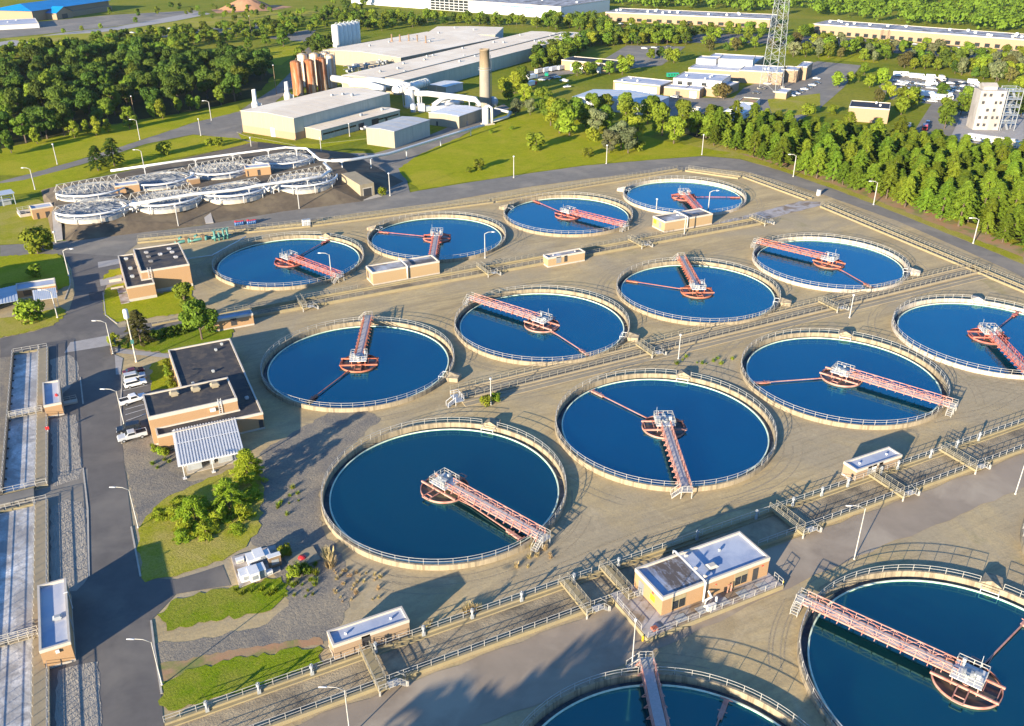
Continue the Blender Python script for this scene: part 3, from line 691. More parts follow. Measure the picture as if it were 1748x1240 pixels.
# ladder of footbridges over the near channel: site x of each
FB=[(-26.4,'footbridge over the near channel in front of the long booth doorway'),(7.0,'footbridge over the near channel in the middle of the dark tree shadow'),(14.6,'footbridge over the near channel touching the platform of the big pump house'),(50.5,'footbridge over the near channel in the shade of the big pump house'),(74.6,'footbridge over the near channel at the door of the small blue-roofed booth'),(94.0,'footbridge over the near channel nearest the right edge')]
x0=-54.5; 
channel('long near channel running between the tanks and the brown asphalt strip',(x0,-40.1),(150,-40.1),6.7,.7,gaps=([(14.8-x0,41.0-x0)],[(12-x0,13.4-x0)]))
def footbridge(x,label,y0=-41.6,y1=-32.9,z=1.0,stair=True,w=1.5):
    t=thing('footbridge',label,'footbridge',(x,y0,0),0,'footbridges over the near channel')
    L=y1-y0; b=MB(); b.box(-w/2,w/2,0,L,z-.1,z+.06); b.box(-w/2-.05,-w/2+.08,0,L,z-.3,z-.1); b.box(w/2-.08,w/2+.05,0,L,z-.3,z-.1); b.build('deck',M['concrete_yellow'],t)
    for s in (-1,1):
        b=MB(); line_rail(b,(s*w/2,.1 if s<0 else 1.4,z+.06),(s*w/2,L,z+.06),1.15,1.6,.065,3); b.build('handrail',M['rail_dull'],t)
    if stair:
        b=MB(); b.box(w/2,w/2+1.6,0,1.3,z-.08,z+.04)
        for i in range(4): b.box(w/2+1.6+.3*i,w/2+1.9+.3*i,0,1.3,z-.28-.24*i,z-.22-.24*i)
        line_rail(b,(-w/2,0,z),(w/2+1.6,0,z),1.1,1.1,.065); b.bar((w/2+1.6,0,z+1.1),(w/2+2.8,0,.9),.08); b.bar((w/2+2.8,0,0),(w/2+2.8,0,.95),.08); b.bar((w/2+1.6,1.3,z+1.1),(w/2+2.8,1.3,.9),.08); b.bar((w/2+2.8,1.3,0),(w/2+2.8,1.3,.95),.08)
        for x_ in (-w/2+.1,w/2+2.6): b.bar((x_,.1,0),(x_,.1,z),.22)
        b.build('stair',M['rail'],t)
    return t
for x,l in FB: footbridge(x,l)
# valve stands on the far wall of the near channel
def valve(x,y,z,label):
    t=thing('valve_stand',label,'valve',(x,y,z),0,'valve stands along the near channel')
    b=MB(); b.lathe([(.16,0),(.16,.8),(.28,.85),(.28,1.15),(.12,1.2),(.05,1.5),(.001,1.5)],10); b.box(-.25,.25,-.12,.12,-.9,.2); b.build('pedestal',M['metal_grey'],t)
    b=MB(); b.lathe([(.28,1.28),(.28,1.34),(.22,1.34),(.22,1.28)],12,closed=True); b.build('handwheel',M['metal_grey'],t)
for i,x in enumerate((-49,-42,-34.5,-25,-17.5,-9.5,-1,8.5,17,33,46,54.5,61.5,68,76.5,81,90,97.5,104)):
    valve(x,-33.75,.9,'grey valve stand on the far rail wall of the near channel')
# middle channel
def ipt(k): return (k.x,k.y)
channel('sandy walled channel between the middle tank rows with dark gutter',(15.5,29.4),(190,30.6),4.6,.6,m='concrete',gaps=((),()),rm='rail_dull',gutter=True,floor='concrete')
b=MB(); b.box(16,189,28.15,28.9,-.1,.30); b.box(16,189,26.6,28.1,-.1,.16); o=b.build('concrete_apron',M['concrete']); o['kind']='structure'
for x,l in ((66.5,'footbridge with yellow rails over the middle channel behind tank stairs'),(126.5,'small footbridge over the middle channel beside a lamp pole')):
    f=footbridge(x,l,27.4,34.6,1.0); f['group']='footbridges over the middle channel'
t=thing('access_stair','white metal stair at the end of the middle channel beside a yellow bush','stair',(14.6,29.5,0),0)
b=MB()
for i in range(5): b.box(-2.2+.36*i,-1.84+.36*i,-1.6,-.4,.2*i+.08,.2*i+.14)
b.box(-.4,1.4,-2,1.6,1.0,1.12); b.build('tread',M['galv'],t)
b=MB(); line_rail(b,(-.3,1.6,1.1),(1.4,1.6,1.1),1.1,.9,.065); line_rail(b,(1.4,-2,1.1),(1.4,1.6,1.1),1.1,1.2,.065)
for y in (-1.6,-.4): b.bar((-2.2,y,1.1),(-.3,y,2.2),.09); b.bar((-2.2,y,0),(-2.2,y,1.1),.09); b.bar((-.4,y,0),(-.4,y,2.2),.09)
b.build('handrail',M['rail_white'],t)
# channel of the far row
channel('long railed channel with tan booths below the farthest tank row',(-28,95.6),(158,95.6),5.2,.85,m='concrete_yellow',rm='rail_dull',gaps=([(43,70)],[(43,70),(100,115),(150,172)]))
for x,l in ((-2,'footbridge over the far-row channel at the corner of the flat roofed pump house'),(53.5,'footbridge over the far-row channel between the pump house and small booth'),(108,'footbridge over the far-row channel left of the tan booth with lamp'),(158.5,'footbridge at the far end of the far-row channel beside the dusty lane')):
    f=footbridge(x,l,93.5,101.8,1.0); f['group']='footbridges over the far-row channel'
# perimeter channel: four straight reaches
for lab,p,q in (('channel reach beside the brick building with green pumps along the road',(235,416),(530,388)),('channel reach along the road behind the two leftmost far tanks',(534,387.4),(842,347)),('channel reach along the road behind the farthest corner tank',(847,346),(1164,293)),('channel reach around the road corner above the farthest tank',(1170,293),(1260,306)),('short channel reach beside the road bend below the pines',(1268,303.5),(1374,342.5)),('channel reach down the right road toward the picture edge',(1400,354),(1790,518))):
    channel(lab,tuple(g(*p)[:2]),tuple(g(*q)[:2]),3.3,.6,m='concrete_yellow',rm='rail_dull',gutter=True,floor='concrete')
# ------------------------------------------------------------------ aeration basins on the left
def basin(label,p,rz,L,w=5.6,group='aeration basins along the left edge'):
    """p: inner near corner of the walkway wall; basin extends L along its own y and w to its own -x"""
    t=thing('aeration_basin',label,'basin',(p[0],p[1],0),R_(rz),group)
    b=MB(); b.box(-w,-.3,0,L,-.05,.10); b.build('water',M['channel_water'],t)
    b=MB(); b.box(0,2.0,-.6,L+.6,-.3,.5); b.box(-.3,-.004,0,L,-.3,.3); b.build('walkway_wall',M['concrete'],t)
    b=MB(); b.box(-w-.5,-w,-.6,L+.6,-.3,.8)
    for i in range(int(L/4)): b.box(-w+.004,-w+.35,1+4*i,1.4+4*i,-.3,.32)
    b.build('outer_wall',M['concrete_dark'],t)
    for y in (-.6,L+.1):
        b=MB(); b.box(-w+.004,-.304,y,y+.5,-.3,.5); b.build('end_wall',M['concrete_yellow'],t)
    for x in (-.12,1.85,-w-.25):
        b=MB(); line_rail(b,(x,0,.5),(x,L,.5),1.15,2.0,.07); b.build('handrail',M['rail'],t)
    for y in (-.35,L+.35):
        b=MB(); line_rail(b,(-w,y,.5),(1.8,y,.5),1.15,2.0,.07); b.build('handrail',M['rail'],t)
    return t
basin('aeration basin of foaming grey water north of the road crossing',(-69.0,35.4),-1.45,64.0)
basin('aeration basin of foaming grey water south of the road crossing',(-70.6,-42),-1.2,71.0,7.2)
def catwalk(label,x,y,L,rz=-1.4):
    t=thing('catwalk',label,'catwalk',(x,y,0),R_(rz),'catwalks over the aeration basins')
    b=MB(); b.box(-L,.2,-.55,.55,.6,.7); b.build('deck',M['concrete'],t)
    for s in (-.5,.5):
        b=MB(); line_rail(b,(-L,s,.7),(.2,s,.7),1.15,1.4,.09,3); b.build('handrail',M['rail'],t)
p=g(62,1080,1.0); catwalk('railed catwalk across the foaming basin beside the larger roadside booth',p.x,p.y,7.6)
p=g(70,700,1.0); catwalk('railed catwalk across the foaming basin beside the smaller roadside booth',p.x,p.y,6.2)
b=MB(); b.box(-78,-69.4,31.2,34.2,0,.75); o=b.build('basin_crossing_road',M['asphalt_old']); o['kind']='structure'
# ------------------------------------------------------------------ buildings
def area(p): return sum(p[i][0]*p[(i+1)%len(p)][1]-p[(i+1)%len(p)][0]*p[i][1] for i in range(len(p)))/2
def offset(poly,d):
    """grow a counter-clockwise outline by d"""
    n=len(poly); out=[]
    for i in range(n):
        a,b,c=(Vector(poly[(i+k-1)%n]) for k in range(3))
        u,v=(b-a).normalized(),(c-b).normalized()
        n1,n2=Vector((u.y,-u.x)),Vector((v.y,-v.x)); m=n1+n2
        m=m/max(m.dot(n1),.2) if m.length>1e-6 else n1
        out.append((b.x+m.x*d,b.y+m.y*d))
    return out
def ring(b,po,pi,z0,z1,mi=0):
    n=len(po); vs=[(p[0],p[1],z) for z in (z0,z1) for q in (po,pi) for p in q]
    O0,I0,O1,I1=0,n,2*n,3*n; fs=[]
    for i in range(n):
        j=(i+1)%n
        fs+=[(O0+i,O0+j,O1+j,O1+i),(I0+j,I0+i,I1+i,I1+j),(O1+i,O1+j,I1+j,I1+i),(O0+j,O0+i,I0+i,I0+j)]
    b.add(vs,fs,mi)
def flat(t,poly,H,wallm,roofm,fas=.55,cop='coping',plinth=.45,par=.32,over=.05,zb=-.2,plm='plinth'):
    if area(poly)<0: poly=poly[::-1]
    wt=min(H-fas*.6,H-par-.08); b=MB(); b.prism(poly,zb,wt); b.build('wall',M[wallm],t)
    b=MB(); b.prism(offset(poly,-.12),wt-.02,H-par); rf=b.build('roof',M[roofm],t)
    b=MB(); ring(b,offset(poly,over),offset(poly,-.28),H-fas,H); b.build('parapet',M[cop],t)
    if plinth:
        b=MB(); ring(b,offset(poly,.04),offset(poly,-.1),zb,plinth); b.build('plinth',M[plm],t)
    return rf
def rect(x0,x1,y0,y1): return [(x0,y0),(x1,y0),(x1,y1),(x0,y1)]
def panel(t,name,p,q,z0,z1,m,out=.05):
    """a flat door or window set just proud of the wall line p-q (outside is to the right of p->q)"""
    p,q=Vector((*p,0)),Vector((*q,0)); u=(q-p).normalized(); n=Vector((u.y,-u.x,0))*out
    b=MB(); a=[p-n*.6,q-n*.6,q+n,p+n]; b.prism([(v.x,v.y) for v in a],z0,z1)
    return b.build(name,M[m],t)
def vent(t,x,y,z,w=1.0,d=1.0,h=.55,m='metal_grey',name='roof_vent'):
    b=MB(); b.box(x-w*.35,x+w*.35,y-d*.35,y+d*.35,z,z+h*.5); b.add([(x-w/2,y-d/2,z+h*.5),(x+w/2,y-d/2,z+h*.5),(x+w/2,y+d/2,z+h*.5),(x-w/2,y+d/2,z+h*.5),(x-w*.3,y-d*.3,z+h),(x+w*.3,y-d*.3,z+h),(x+w*.3,y+d*.3,z+h),(x-w*.3,y+d*.3,z+h)],[(0,3,2,1),(4,5,6,7),(0,1,5,4),(1,2,6,5),(2,3,7,6),(3,0,4,7)])
    return b.build(name,M[m],t)
# operations building
t=thing('brick_works_building','two level brick works building with black roofs beside the row of parked cars','building',(-36,37,0))
def lo(pts): return [(x+36,y-37) for x,y in pts]
low=lo([(-46.4,37.4),(-25.5,37.3),(-24.8,77),(-39.2,77),(-39.2,51),(-29.8,51),(-29.8,40.8),(-46.4,40.8)])
flat(t,low,4.0,'brick','roof_dark'); hi=lo(rect(-47.2,-29.74,40.74,51.06)); flat(t,hi,6.8,'brick','roof_dark',fas=.8,par=.3)
for x in (-41.2,-36.8,-32.9): vent(t,x+36,48.3-37,6.5,1.9,1.7,1.0,'concrete')
for x,y in ((-29,72),(-27.2,74.5),(-31.5,61),(-33,55),(-36.5,57)): vent(t,x+36,y-37,3.7,.7,.7,.6)
vent(t,-29.8+2.6+36,45-37,3.7,.9,.9,.6)
b=MB()
for x in (-33.6,-33.0): b.bar((x+36,40.6-37,3.7),(x+36,40.6-37,7.6),.09)
for i in range(8): b.bar((-33.6+36,40.6-37,4.1+.45*i),(-33.0+36,40.6-37,4.1+.45*i),.07)
b.build('ladder',M['rail_white'],t)
b=MB(); b.box(-35.4+36,-34.3+36,40.3-37,40.73-37,5.0,5.7); b.build('fan_grille',M['metal_white'],t)
panel(t,'door',(-25.45+36,45.5-37),(-25.4+36,47-37),0,2.2,'door_dark'); panel(t,'door',(-26.6+36,37.32-37),(-25.7+36,37.32-37),.1,2.3,'door_dark')
# canopy shelter
def canopy():
    A=[g(*p,3.2) for p in ((294.5,739),(402,717.5),(416,770),(304,795))]
    t=thing('canopy_shelter','white corrugated canopy roof on posts against the front of the brick works building','canopy',(A[3].x,A[3].y,0))
    o=A[3]; L=[p-Vector((o.x,o.y,0)) for p in A]; L=[Vector((p.x,p.y,0)) for p in L]
    b=MB(); n=44
    top=[L[0].lerp(L[1],i/n) for i in range(n+1)]; bot=[L[3].lerp(L[2],i/n) for i in range(n+1)]
    for i in range(n):
        z=.20 if i%2 else 0
        v=[(top[i].x,top[i].y,3.75+z),(top[i+1].x,top[i+1].y,3.75+z),(bot[i+1].x,bot[i+1].y,3.05+z),(bot[i].x,bot[i].y,3.05+z)]
        b.add(v+[(x,y,zz-.06-z) for x,y,zz in v],[(3,2,1,0)[::-1],(4,5,6,7)[::-1],(0,1,5,4),(2,3,7,6),(1,2,6,5),(3,0,4,7)])
    b.build('corrugated_roof',M['metal_white'],t)
    b=MB(); m0,m1=L[0].lerp(L[3],.42),L[1].lerp(L[2],.42); b.bar((m0.x,m0.y,3.60),(m1.x,m1.y,3.60),.22,.10)
    b.bar((L[3].x,L[3].y,2.96),(L[2].x,L[2].y,2.96),.16); b.bar((L[0].x,L[0].y,3.62),(L[3].x,L[3].y,2.96),.14); b.bar((L[1].x,L[1].y,3.62),(L[2].x,L[2].y,2.96),.14); b.build('roof_beam',M['rail_white'],t)
    for s in (.06,.5,.97):
        p=L[3].lerp(L[2],s)*.995; b=MB(); b.bar((p.x,p.y,0),(p.x,p.y,2.95),.16); b.box(p.x-.35,p.x+.35,p.y-.35,p.y+.35,0,.18)
        b.bar((p.x,p.y,2.3),(p.x+.6,p.y,2.93),.09); b.build('post',M['rail_white'],t)
    c=g(360,790); t2=thing('equipment_cabinet','row of pale grey equipment cabinets under the corrugated canopy','cabinet',(c.x,c.y,0))
    b=MB(); b.box(-4.4,-1.8,-1.2,2,0,1.5); b.box(-.2,.6,-.8,1.2,0,1.9); b.box(1.4,4.6,-1.2,2,0,1.5); b.build('cabinet_body',M['metal_grey'],t2)
    b=MB(); b.box(-4.5,-1.7,-1.3,2.1,1.504,1.58); b.box(1.3,4.7,-1.3,2.1,1.504,1.58); b.build('cabinet_lid',M['galv'],t2)
    b=MB(); b.box(-4.8,5,-2.2,2.6,.02,.10); b.build('base_slab',M['concrete_pale'],t2)
canopy()
# north-west brick building
t=thing('brick_blower_building','brown brick building with two black roof levels beside the leftmost far tank','building',(-40,126,0))
def l2(pts): return [(x+40,y-126) for x,y in pts]
flat(t,l2([(-44.3,122),(-37,122.2),(-37,126.3),(-39.75,126.3),(-39.75,150),(-44.2,150)]),4.5,'brick','roof_dark',fas=.5,plinth=.9)
flat(t,l2(rect(-39.7,-26.6,126.36,146.9)),6.9,'brick','roof_dark',fas=.55,plinth=.9)
for x,y in ((-36.5,142),(-36.3,138),(-36.2,133.5),(-33,138.6),(-30,142.4),(-29.6,138.8),(-29.2,134)): vent(t,x+40,y-126,6.55,1.3,1.0,.7,'roof_weathered')
for x,y in ((-42.2,146),(-41.8,137),(-42,130)): vent(t,x+40,y-126,4.2,1.2,1.2,.7,'metal_grey')
b=MB()
for x in (-37.9,-37.1): b.bar((x+40,126.1-126,4.2),(x+40,126.1-126,7.8),.09)
for i in range(7): b.bar((-37.9+40,.1,4.5+.45*i),(-37.1+40,.1,4.5+.45*i),.07)
b.build('ladder',M['rail_white'],t)
panel(t,'door',(-36.95+40,123.2-126),(-36.95+40,124.6-126),0,2.2,'door_dark')
t=thing('concrete_steps','pale concrete entrance slab along the left side of the brown brick building','steps',(-46,136,0))
b=MB(); b.box(-.6,1.6,-14.6,-7,.02,.25); b.box(-.6,1.6,-6.2,-2.6,.02,.25); b.build('step_slab',M['slab'],t)
b=MB(); b.box(-2.2,1.2,4,4.5,0,.9); b.box(-2.2,1.2,-2.4,-1.9,0,.7); b.build('side_wall',M['concrete_pale'],t)
# booths
def booth(label,x0,x1,y0,y1,H,wall='brick_tan',roof='roof_white',doors=(),hood=None,group='flat roofed brick booths on the channels',zb=-.2,vents=2,name='brick_booth',cop='coping',par=.32):
    t=thing(name,label,'booth',(x0,y0,0),0,group)
    P=rect(0,x1-x0,0,y1-y0); flat(t,P,H,wall,roof,zb=zb,cop=cop,par=par)
    for side,a,w,m in doors:
        if side=='s': panel(t,'door',(a,0),(a+w,0),zb+.5 if zb>0 else .9,2.9,m)
        elif side=='e': panel(t,'door',(x1-x0,a),(x1-x0,a+w),.4,2.5,m)
        elif side=='w': panel(t,'door',(0,a+w),(0,a),.9,2.9,m)
        elif side=='n': panel(t,'door',(a+w,y1-y0),(a,y1-y0),.4,2.4,m)
    for i in range(vents): vent(t,(x1-x0)*(.2+.6*i/max(1,vents-1)),(y1-y0)*.5,H-.34,.35,.35,.4,'rail_white')
    return t
booth('long low tan booth with blue-shaded roof over the near channel at lower left',-30.8,-19.2,-32.4,-29.2,3.1,'brick_pale','roof_white',(('s',4.2,1.3,'door_dark'),))
booth('small pink-tan booth with blue-shaded roof beside the near channel on the right',70.4,82.2,-33.2,-29.9,3.0,'brick_pale','roof_white',(('s',2.9,1.1,'door_grey'),('s',4.1,1.1,'door_white'),('s',5.8,1.0,'door_dark')))
b4=booth('long tan pump house with weathered roof and white pipe, below the second far tank',20.4,41.2,103,109,4.1,'brick_tan','roof_weathered',(('w',2.2,1.2,'door_grey'),('w',4,1.1,'door_dark')),vents=0)
booth('small tan booth standing alone in the middle of the dusty lane',72.6,85.5,92.7,96.0,3.2,'brick_tan','roof_weathered',(('s',2.8,1.7,'door_grey'),('s',5.6,1.1,'door_dark')),group=None)
b6=booth('tan booth with streaked grey roof and lamp, nearest the farthest tank',123.2,143,103.6,110.8,3.9,'brick_tan','roof_weathered',(('w',2,1.5,'door_grey'),),vents=0)
panel(b6,'sign',(0,6.6),(0,5.0),1.6,3.0,'yellow_sign')
booth('low brick booth with blue-white roof behind the broadleaf tree',-26.6,-16.4,91.1,94.1,3.3,'brick','roof_white',(('s',4.4,1.5,'door_dark'),),vents=1)
def wallpipe(parent,x,y0,y1,z):
    b=MB(); b.tube([(x,y1+.6,z-.6),(x,y1+.5,z+.35),(x,y1,z+.55),(x,y0-.2,z+.45),(x,y0-.45,z+.3),(x,y0-.45,.5)],.17,8); b.build('roof_pipe',M['duct_white'],parent,True)
wallpipe(b4,10.4,0,6,4.1); wallpipe(b6,8.9,0,7,3.9)
# the big pump house on its platform
t=thing('pump_house','large orange brick pump house with dark-stained roof and white pipe on a railed platform','building',(16.4,-46.75,0))
P=rect(0,20.8,0,7.5)
b=MB(); b.prism([(-4.6,-3.1),(21.6,-3.1),(21.6,7.9),(-4.6,7.9)],-.1,.85); b.build('platform',M['concrete_yellow'],t)
b=MB(); b.prism([(-4.4,-2.9),(21.4,-2.9),(21.4,7.7),(-4.4,7.7)],.852,.90); b.build('platform_paving',M['slab'],t)
flat(t,P,4.55,'brick','roof_pump',zb=.905,plinth=0,fas=.7,par=.4)
for a in (1.8,13.9):
    w=panel(t,'window',(a,0),(a+2.6,0),1.25,3.75,'concrete_yellow',.04)
    panel(w,'window_pane',(a+.15,-.04),(a+1.25,-.04),1.3,2.9,'glass',.03); panel(w,'window_pane',(a+1.4,-.04),(a+2.5,-.04),1.3,2.9,'glass',.03)
panel(t,'door',(17.6,0),(18.7,0),.905,3.3,'door_dark'); panel(t,'door',(0,6.3),(0,4.9),.905,3.2,'door_grey')
panel(t,'warning_sign',(0,3.1),(0,1.9),1.9,3.0,'yellow_sign'); panel(t,'fire_sign',(0,2.7),(0,2.3),3.3,3.6,'red_sign'); panel(t,'fire_sign',(10.1,0),(10.3,0),3.0,3.2,'red_sign'); panel(t,'fire_sign',(19.3,0),(19.7,0),3.2,3.4,'red_sign')
vent(t,11.2,2.6,4.15,1.9,1.4,.6,'coping'); vent(t,14.8,5.2,4.15,.4,.4,.5,'metal_grey'); vent(t,8.7,3.4,4.15,.5,.5,.4,'coping'); vent(t,8.9,1.2,4.15,.5,.5,.4,'coping'); vent(t,9.2,6.6,4.15,.7,.4,.4,'coping')
wallpipe(t,7.6,0,7.4,4.6)
b=MB()
line_rail(b,(-1.4,-2.95,.9),(20.0,-2.95,.9),1.15,2.1,.065); line_rail(b,(-4.45,-1.2,.9),(-4.45,5.5,.9),1.15,1.8,.065); line_rail(b,(-4.45,-2.95,.9),(-1.4,-2.95,.9),1.15,1.5,.065); line_rail(b,(21.4,-2.95,.9),(21.4,-1.0,.9),1.15,1.1,.065)
b.build('handrail',M['rail'],t)
b=MB(); b.box(6.9,8.4,-2.6,-2.0,.9,1.9); b.tube([(7.2,-1.4,.9),(7.2,-1.4,2.2),(8.3,-1.4,2.4),(8.6,-.3,2.6)],.2,8); b.tube([(8.9,-1.9,.9),(8.9,-1.9,2.6)],.18,8); b.build('pump_pipework',M['duct_white'],t)
b=MB(); b.tube([(13.0,-.5,1.0),(13.0,-.5,2.5),(12.3,-.5,2.5),(12.3,-.5,1.0)],.09,6); b.build('red_pipework',M['salmon'],t)
b=MB(); b.box(-3.0,-2.1,-2.3,-1.5,.9,1.25); b.build('floor_hatch',M['rust_orange'],t)
for i in range(5):
    b=MB(); b.box(1.5+4.0*i,3.4+4.0*i,-2.5,-1.0,.902,.93); b.build('floor_plate',M['metal_grey'],t)
b=MB()
for x in (-4.95,22.1): b.lathe([(.14,0),(.14,1.0),(.001,1.05)],10,c=(x,-2.4))
b.build('bollard',M['yellow_sign'],t)
# left roadside booths
t=booth('tall roadside booth with blue-shaded roof at lower left, beside the aeration basin',-68.6,-64.6,-15.4,-.2,3.8,'brick','roof_white',(('e',6,1.5,'door_grey'),),group='roadside brick booths beside the aeration basins',vents=0,par=.45)
vent(t,2.5,6.4,3.36,1.3,1.0,.55,'metal_grey'); 
b=MB(); b.tube([(4.1,11.9,.2),(4.1,11.9,3.6),(4.1,11.2,4.0),(3.6,11.2,4.0)],.1,6); b.build('drain_pipe',M['rail_white'],t)
b=MB(); b.box(1.9,2.4,-.28,-.06,2.6,3.1); b.build('wall_lamp',M['metal_white'],t)
t=booth('shorter roadside booth with blue-shaded roof and red roof lamp beside the parking bays',-66.6,-63.2,62.6,74.1,3.2,'brick','roof_white',(('e',4,1.4,'door_grey'),),group='roadside brick booths beside the aeration basins',vents=0,par=.4)
b=MB(); b.lathe([(.3,2.78),(.3,3.2),(.001,3.45)],10,c=(2.6,4.2)); b.build('roof_beacon',M['red_sign'],t)
b=MB(); b.box(3.5,6.3,4.2,5.6,.05,.5); line_rail(b,(3.6,5.5,.5),(6.2,5.5,.5),1.0,1.2,.08); b.build('door_step',M['concrete_pale'],t)
# gate house on the left with two canopies
A=[g(*p,3.0) for p in ((27,495),(94,484),(93,470),(28,481))]
t=thing('gate_house','brown gate house with blue-white roof between pale canopies at the left edge','building',(A[0].x,A[0].y,0))
o=A[0]; x1=(A[1]-o).length; flat(t,rect(0,x1,0,5.2),3.0,"brick","roof_white",.5)
panel(t,'window',(1.6,0),(3.6,0),.9,2.3,'glass'); panel(t,'door',(5.0,0),(6.2,0),.1,2.2,'door_dark'); panel(t,'window',(-.01,3.8),(-.01,1.2),.9,2.2,'glass')
def awning(label,pts,z,m='metal_white'):
    A=[g(*p,z) for p in pts]; o=A[0]; t=thing('canopy_shelter',label,'canopy',(o.x,o.y,0)); L=[p-Vector((o.x,o.y,0)) for p in A]
    n=26; b=MB()
    for i in range(n):
        q=[L[0].lerp(L[1],i/n),L[0].lerp(L[1],(i+1)/n),L[3].lerp(L[2],(i+1)/n),L[3].lerp(L[2],i/n)]; d=.05 if i%2 else 0
        b.prism([(v.x,v.y) for v in q],z-.08,z+d)
    b.build('corrugated_roof',M[m],t)
    for p in L:
        c=sum((v for v in L),Vector())/4; p=p.lerp(c,.06); b=MB(); b.bar((p.x,p.y,0),(p.x,p.y,z-.09),.12); b.build('post',M['rail_white'],t)
awning('small white corrugated canopy on the right of the gate house',((58,514),(98,508),(95,491),(55,496)),2.6)
awning('pale blue canopy at the left edge beside the gate house',((-40,527),(31,513),(27,487),(-40,502)),2.7,'metal_roof_blue')
# booths around the domed tanks
def px_booth(label,F,R,Hpx,dep,wall='brick',roof='roof_white',zb=0.0,group=None,doors=((.25,.12),)):
    """F,R: front left and front right base corners in the photo, Hpx: photo row of the front left roof edge"""
    a,c=g(*F,zb),g(*R,zb); H=hgt(F[0],F[1],Hpx,zb); rz=math.atan2(c.y-a.y,c.x-a.x); L=(c-a).length
    t=thing('brick_booth',label,'booth',(a.x,a.y,zb),rz,group); flat(t,rect(0,L,0,dep),H,wall,roof,plinth=0,zb=-.1,fas=.45)
    for s,w in doors: panel(t,'door',(L*s,0),(L*(s+w),0),.1,min(2.3,H-.8),'door_dark')
    return t
gd='brick booths among the domed tanks'
px_booth('brick booth between the left pair of domed tanks',(199,333),(240,328),318,5,zb=TZ,group=gd,doors=((.08,.05),(.42,.11)))
px_booth('brick booth between the right pair of domed tanks',(421,302),(463,298),287,5,zb=TZ,group=gd,doors=((.05,.05),(.46,.12)))
px_booth('orange brick booth sunk between the middle domed tanks',(324,316),(342,313),306,4,zb=TZ,group=gd,doors=())
px_booth('brick booth on the lawn beside the pale ramp left of the domed tanks',(58,376),(95,370),357,5,doors=((.18,.1),(.58,.2)))
# concrete tunnel mouth in the bank
p=g(628,336); t=thing('concrete_portal','sloping concrete tunnel mouth with dark doorway in the dark bank','portal',(p.x,p.y,0),R_(12))
b=MB(); b.add([(-3,0,-.1),(3,0,-.1),(3,0,5.0),(-3,0,5.0),(-3,14,-.1),(3,14,-.1),(3,14,6.4),(-3,14,6.4)],[(0,1,2,3),(1,5,6,2),(3,2,6,7),(4,0,3,7),(5,4,7,6)]); b.build('portal_wall',M['concrete'],t)
panel(t,'doorway',(-1.7,0),(1.7,0),.05,3.2,'door_dark'); panel(t,'door_frame',(-2.0,.05),(2.0,.05),.02,3.6,'concrete_pale',.06)
b=MB(); b.box(-3.6,4.2,-3.4,-.1,-.05,.12); b.build('apron_slab',M['concrete_pale'],t)
for k,(q0,q1,w) in enumerate((((96,362),(100,411),2.6),((346,338),(358,382),2.6))):
    a,c=g(*q0,TZ),g(*q1,.05); b=MB(); u=Vector((1,0,0)); d=Vector((c.x-a.x,c.y-a.y,0)); n=Vector((-d.y,d.x,0)).normalized()*w/2
    v=[a-n,a+n,c+n,c-n]; v=[Vector((q.x,q.y,q.z+.25)) for q in v]; b.add([*v]+[q-Vector((0,0,.6)) for q in v],[(0,1,2,3),(0,4,5,1),(1,5,6,2),(2,6,7,3),(3,7,4,0)])
    o=b.build('paved_path',M['paving']); o['kind']='structure'

# steel frame shelter at the left edge beside the lawn
p=g(12,352); t=thing('steel_frame_shelter','pale blue steel frame shelter cut by the left edge beside the lawn booth','shelter',(p.x,p.y,0),R_(12))
b=MB()
for x in (-9,-5,-1,3):
    for y in (0,5): b.bar((x,y,0),(x,y,4.2),.22)
for y in (0,5): b.bar((-9,y,4.2),(3,y,4.2),.25); b.bar((-9,y,2.2),(3,y,2.2),.16)
b.build('frame',M['metal_roof_blue'],t); b=MB(); b.box(-9.5,3.5,-.6,5.6,4.33,4.5); b.build('roof_sheet',M['metal_roof_blue'],t); b=MB(); b.box(-8,2,1,4,0,1.8); b.build('tank_body',M['metal_grey'],t)
p=g(48,366); t=thing('concrete_pit','pale railed concrete pit beside the lawn booth','pit',(p.x,p.y,0),R_(10)); b=MB(); ring(b,rect(-3,3,-3,3),rect(-2.4,2.4,-2.4,2.4),-.1,1.1); b.build('pit_wall',M['concrete_pale'],t)
b=MB(); line_rail(b,(-2.8,-2.8,1.1),(2.8,-2.8,1.1)); line_rail(b,(-2.8,2.8,1.1),(2.8,2.8,1.1)); line_rail(b,(-2.8,-2.8,1.1),(-2.8,2.8,1.1)); line_rail(b,(2.8,-2.8,1.1),(2.8,2.8,1.1)); b.build('handrail',M['rail_white'],t)
b=MB(); b.box(-2.4,2.4,-2.4,2.4,-.1,.3); b.build('pit_floor',M['concrete_dark'],t)
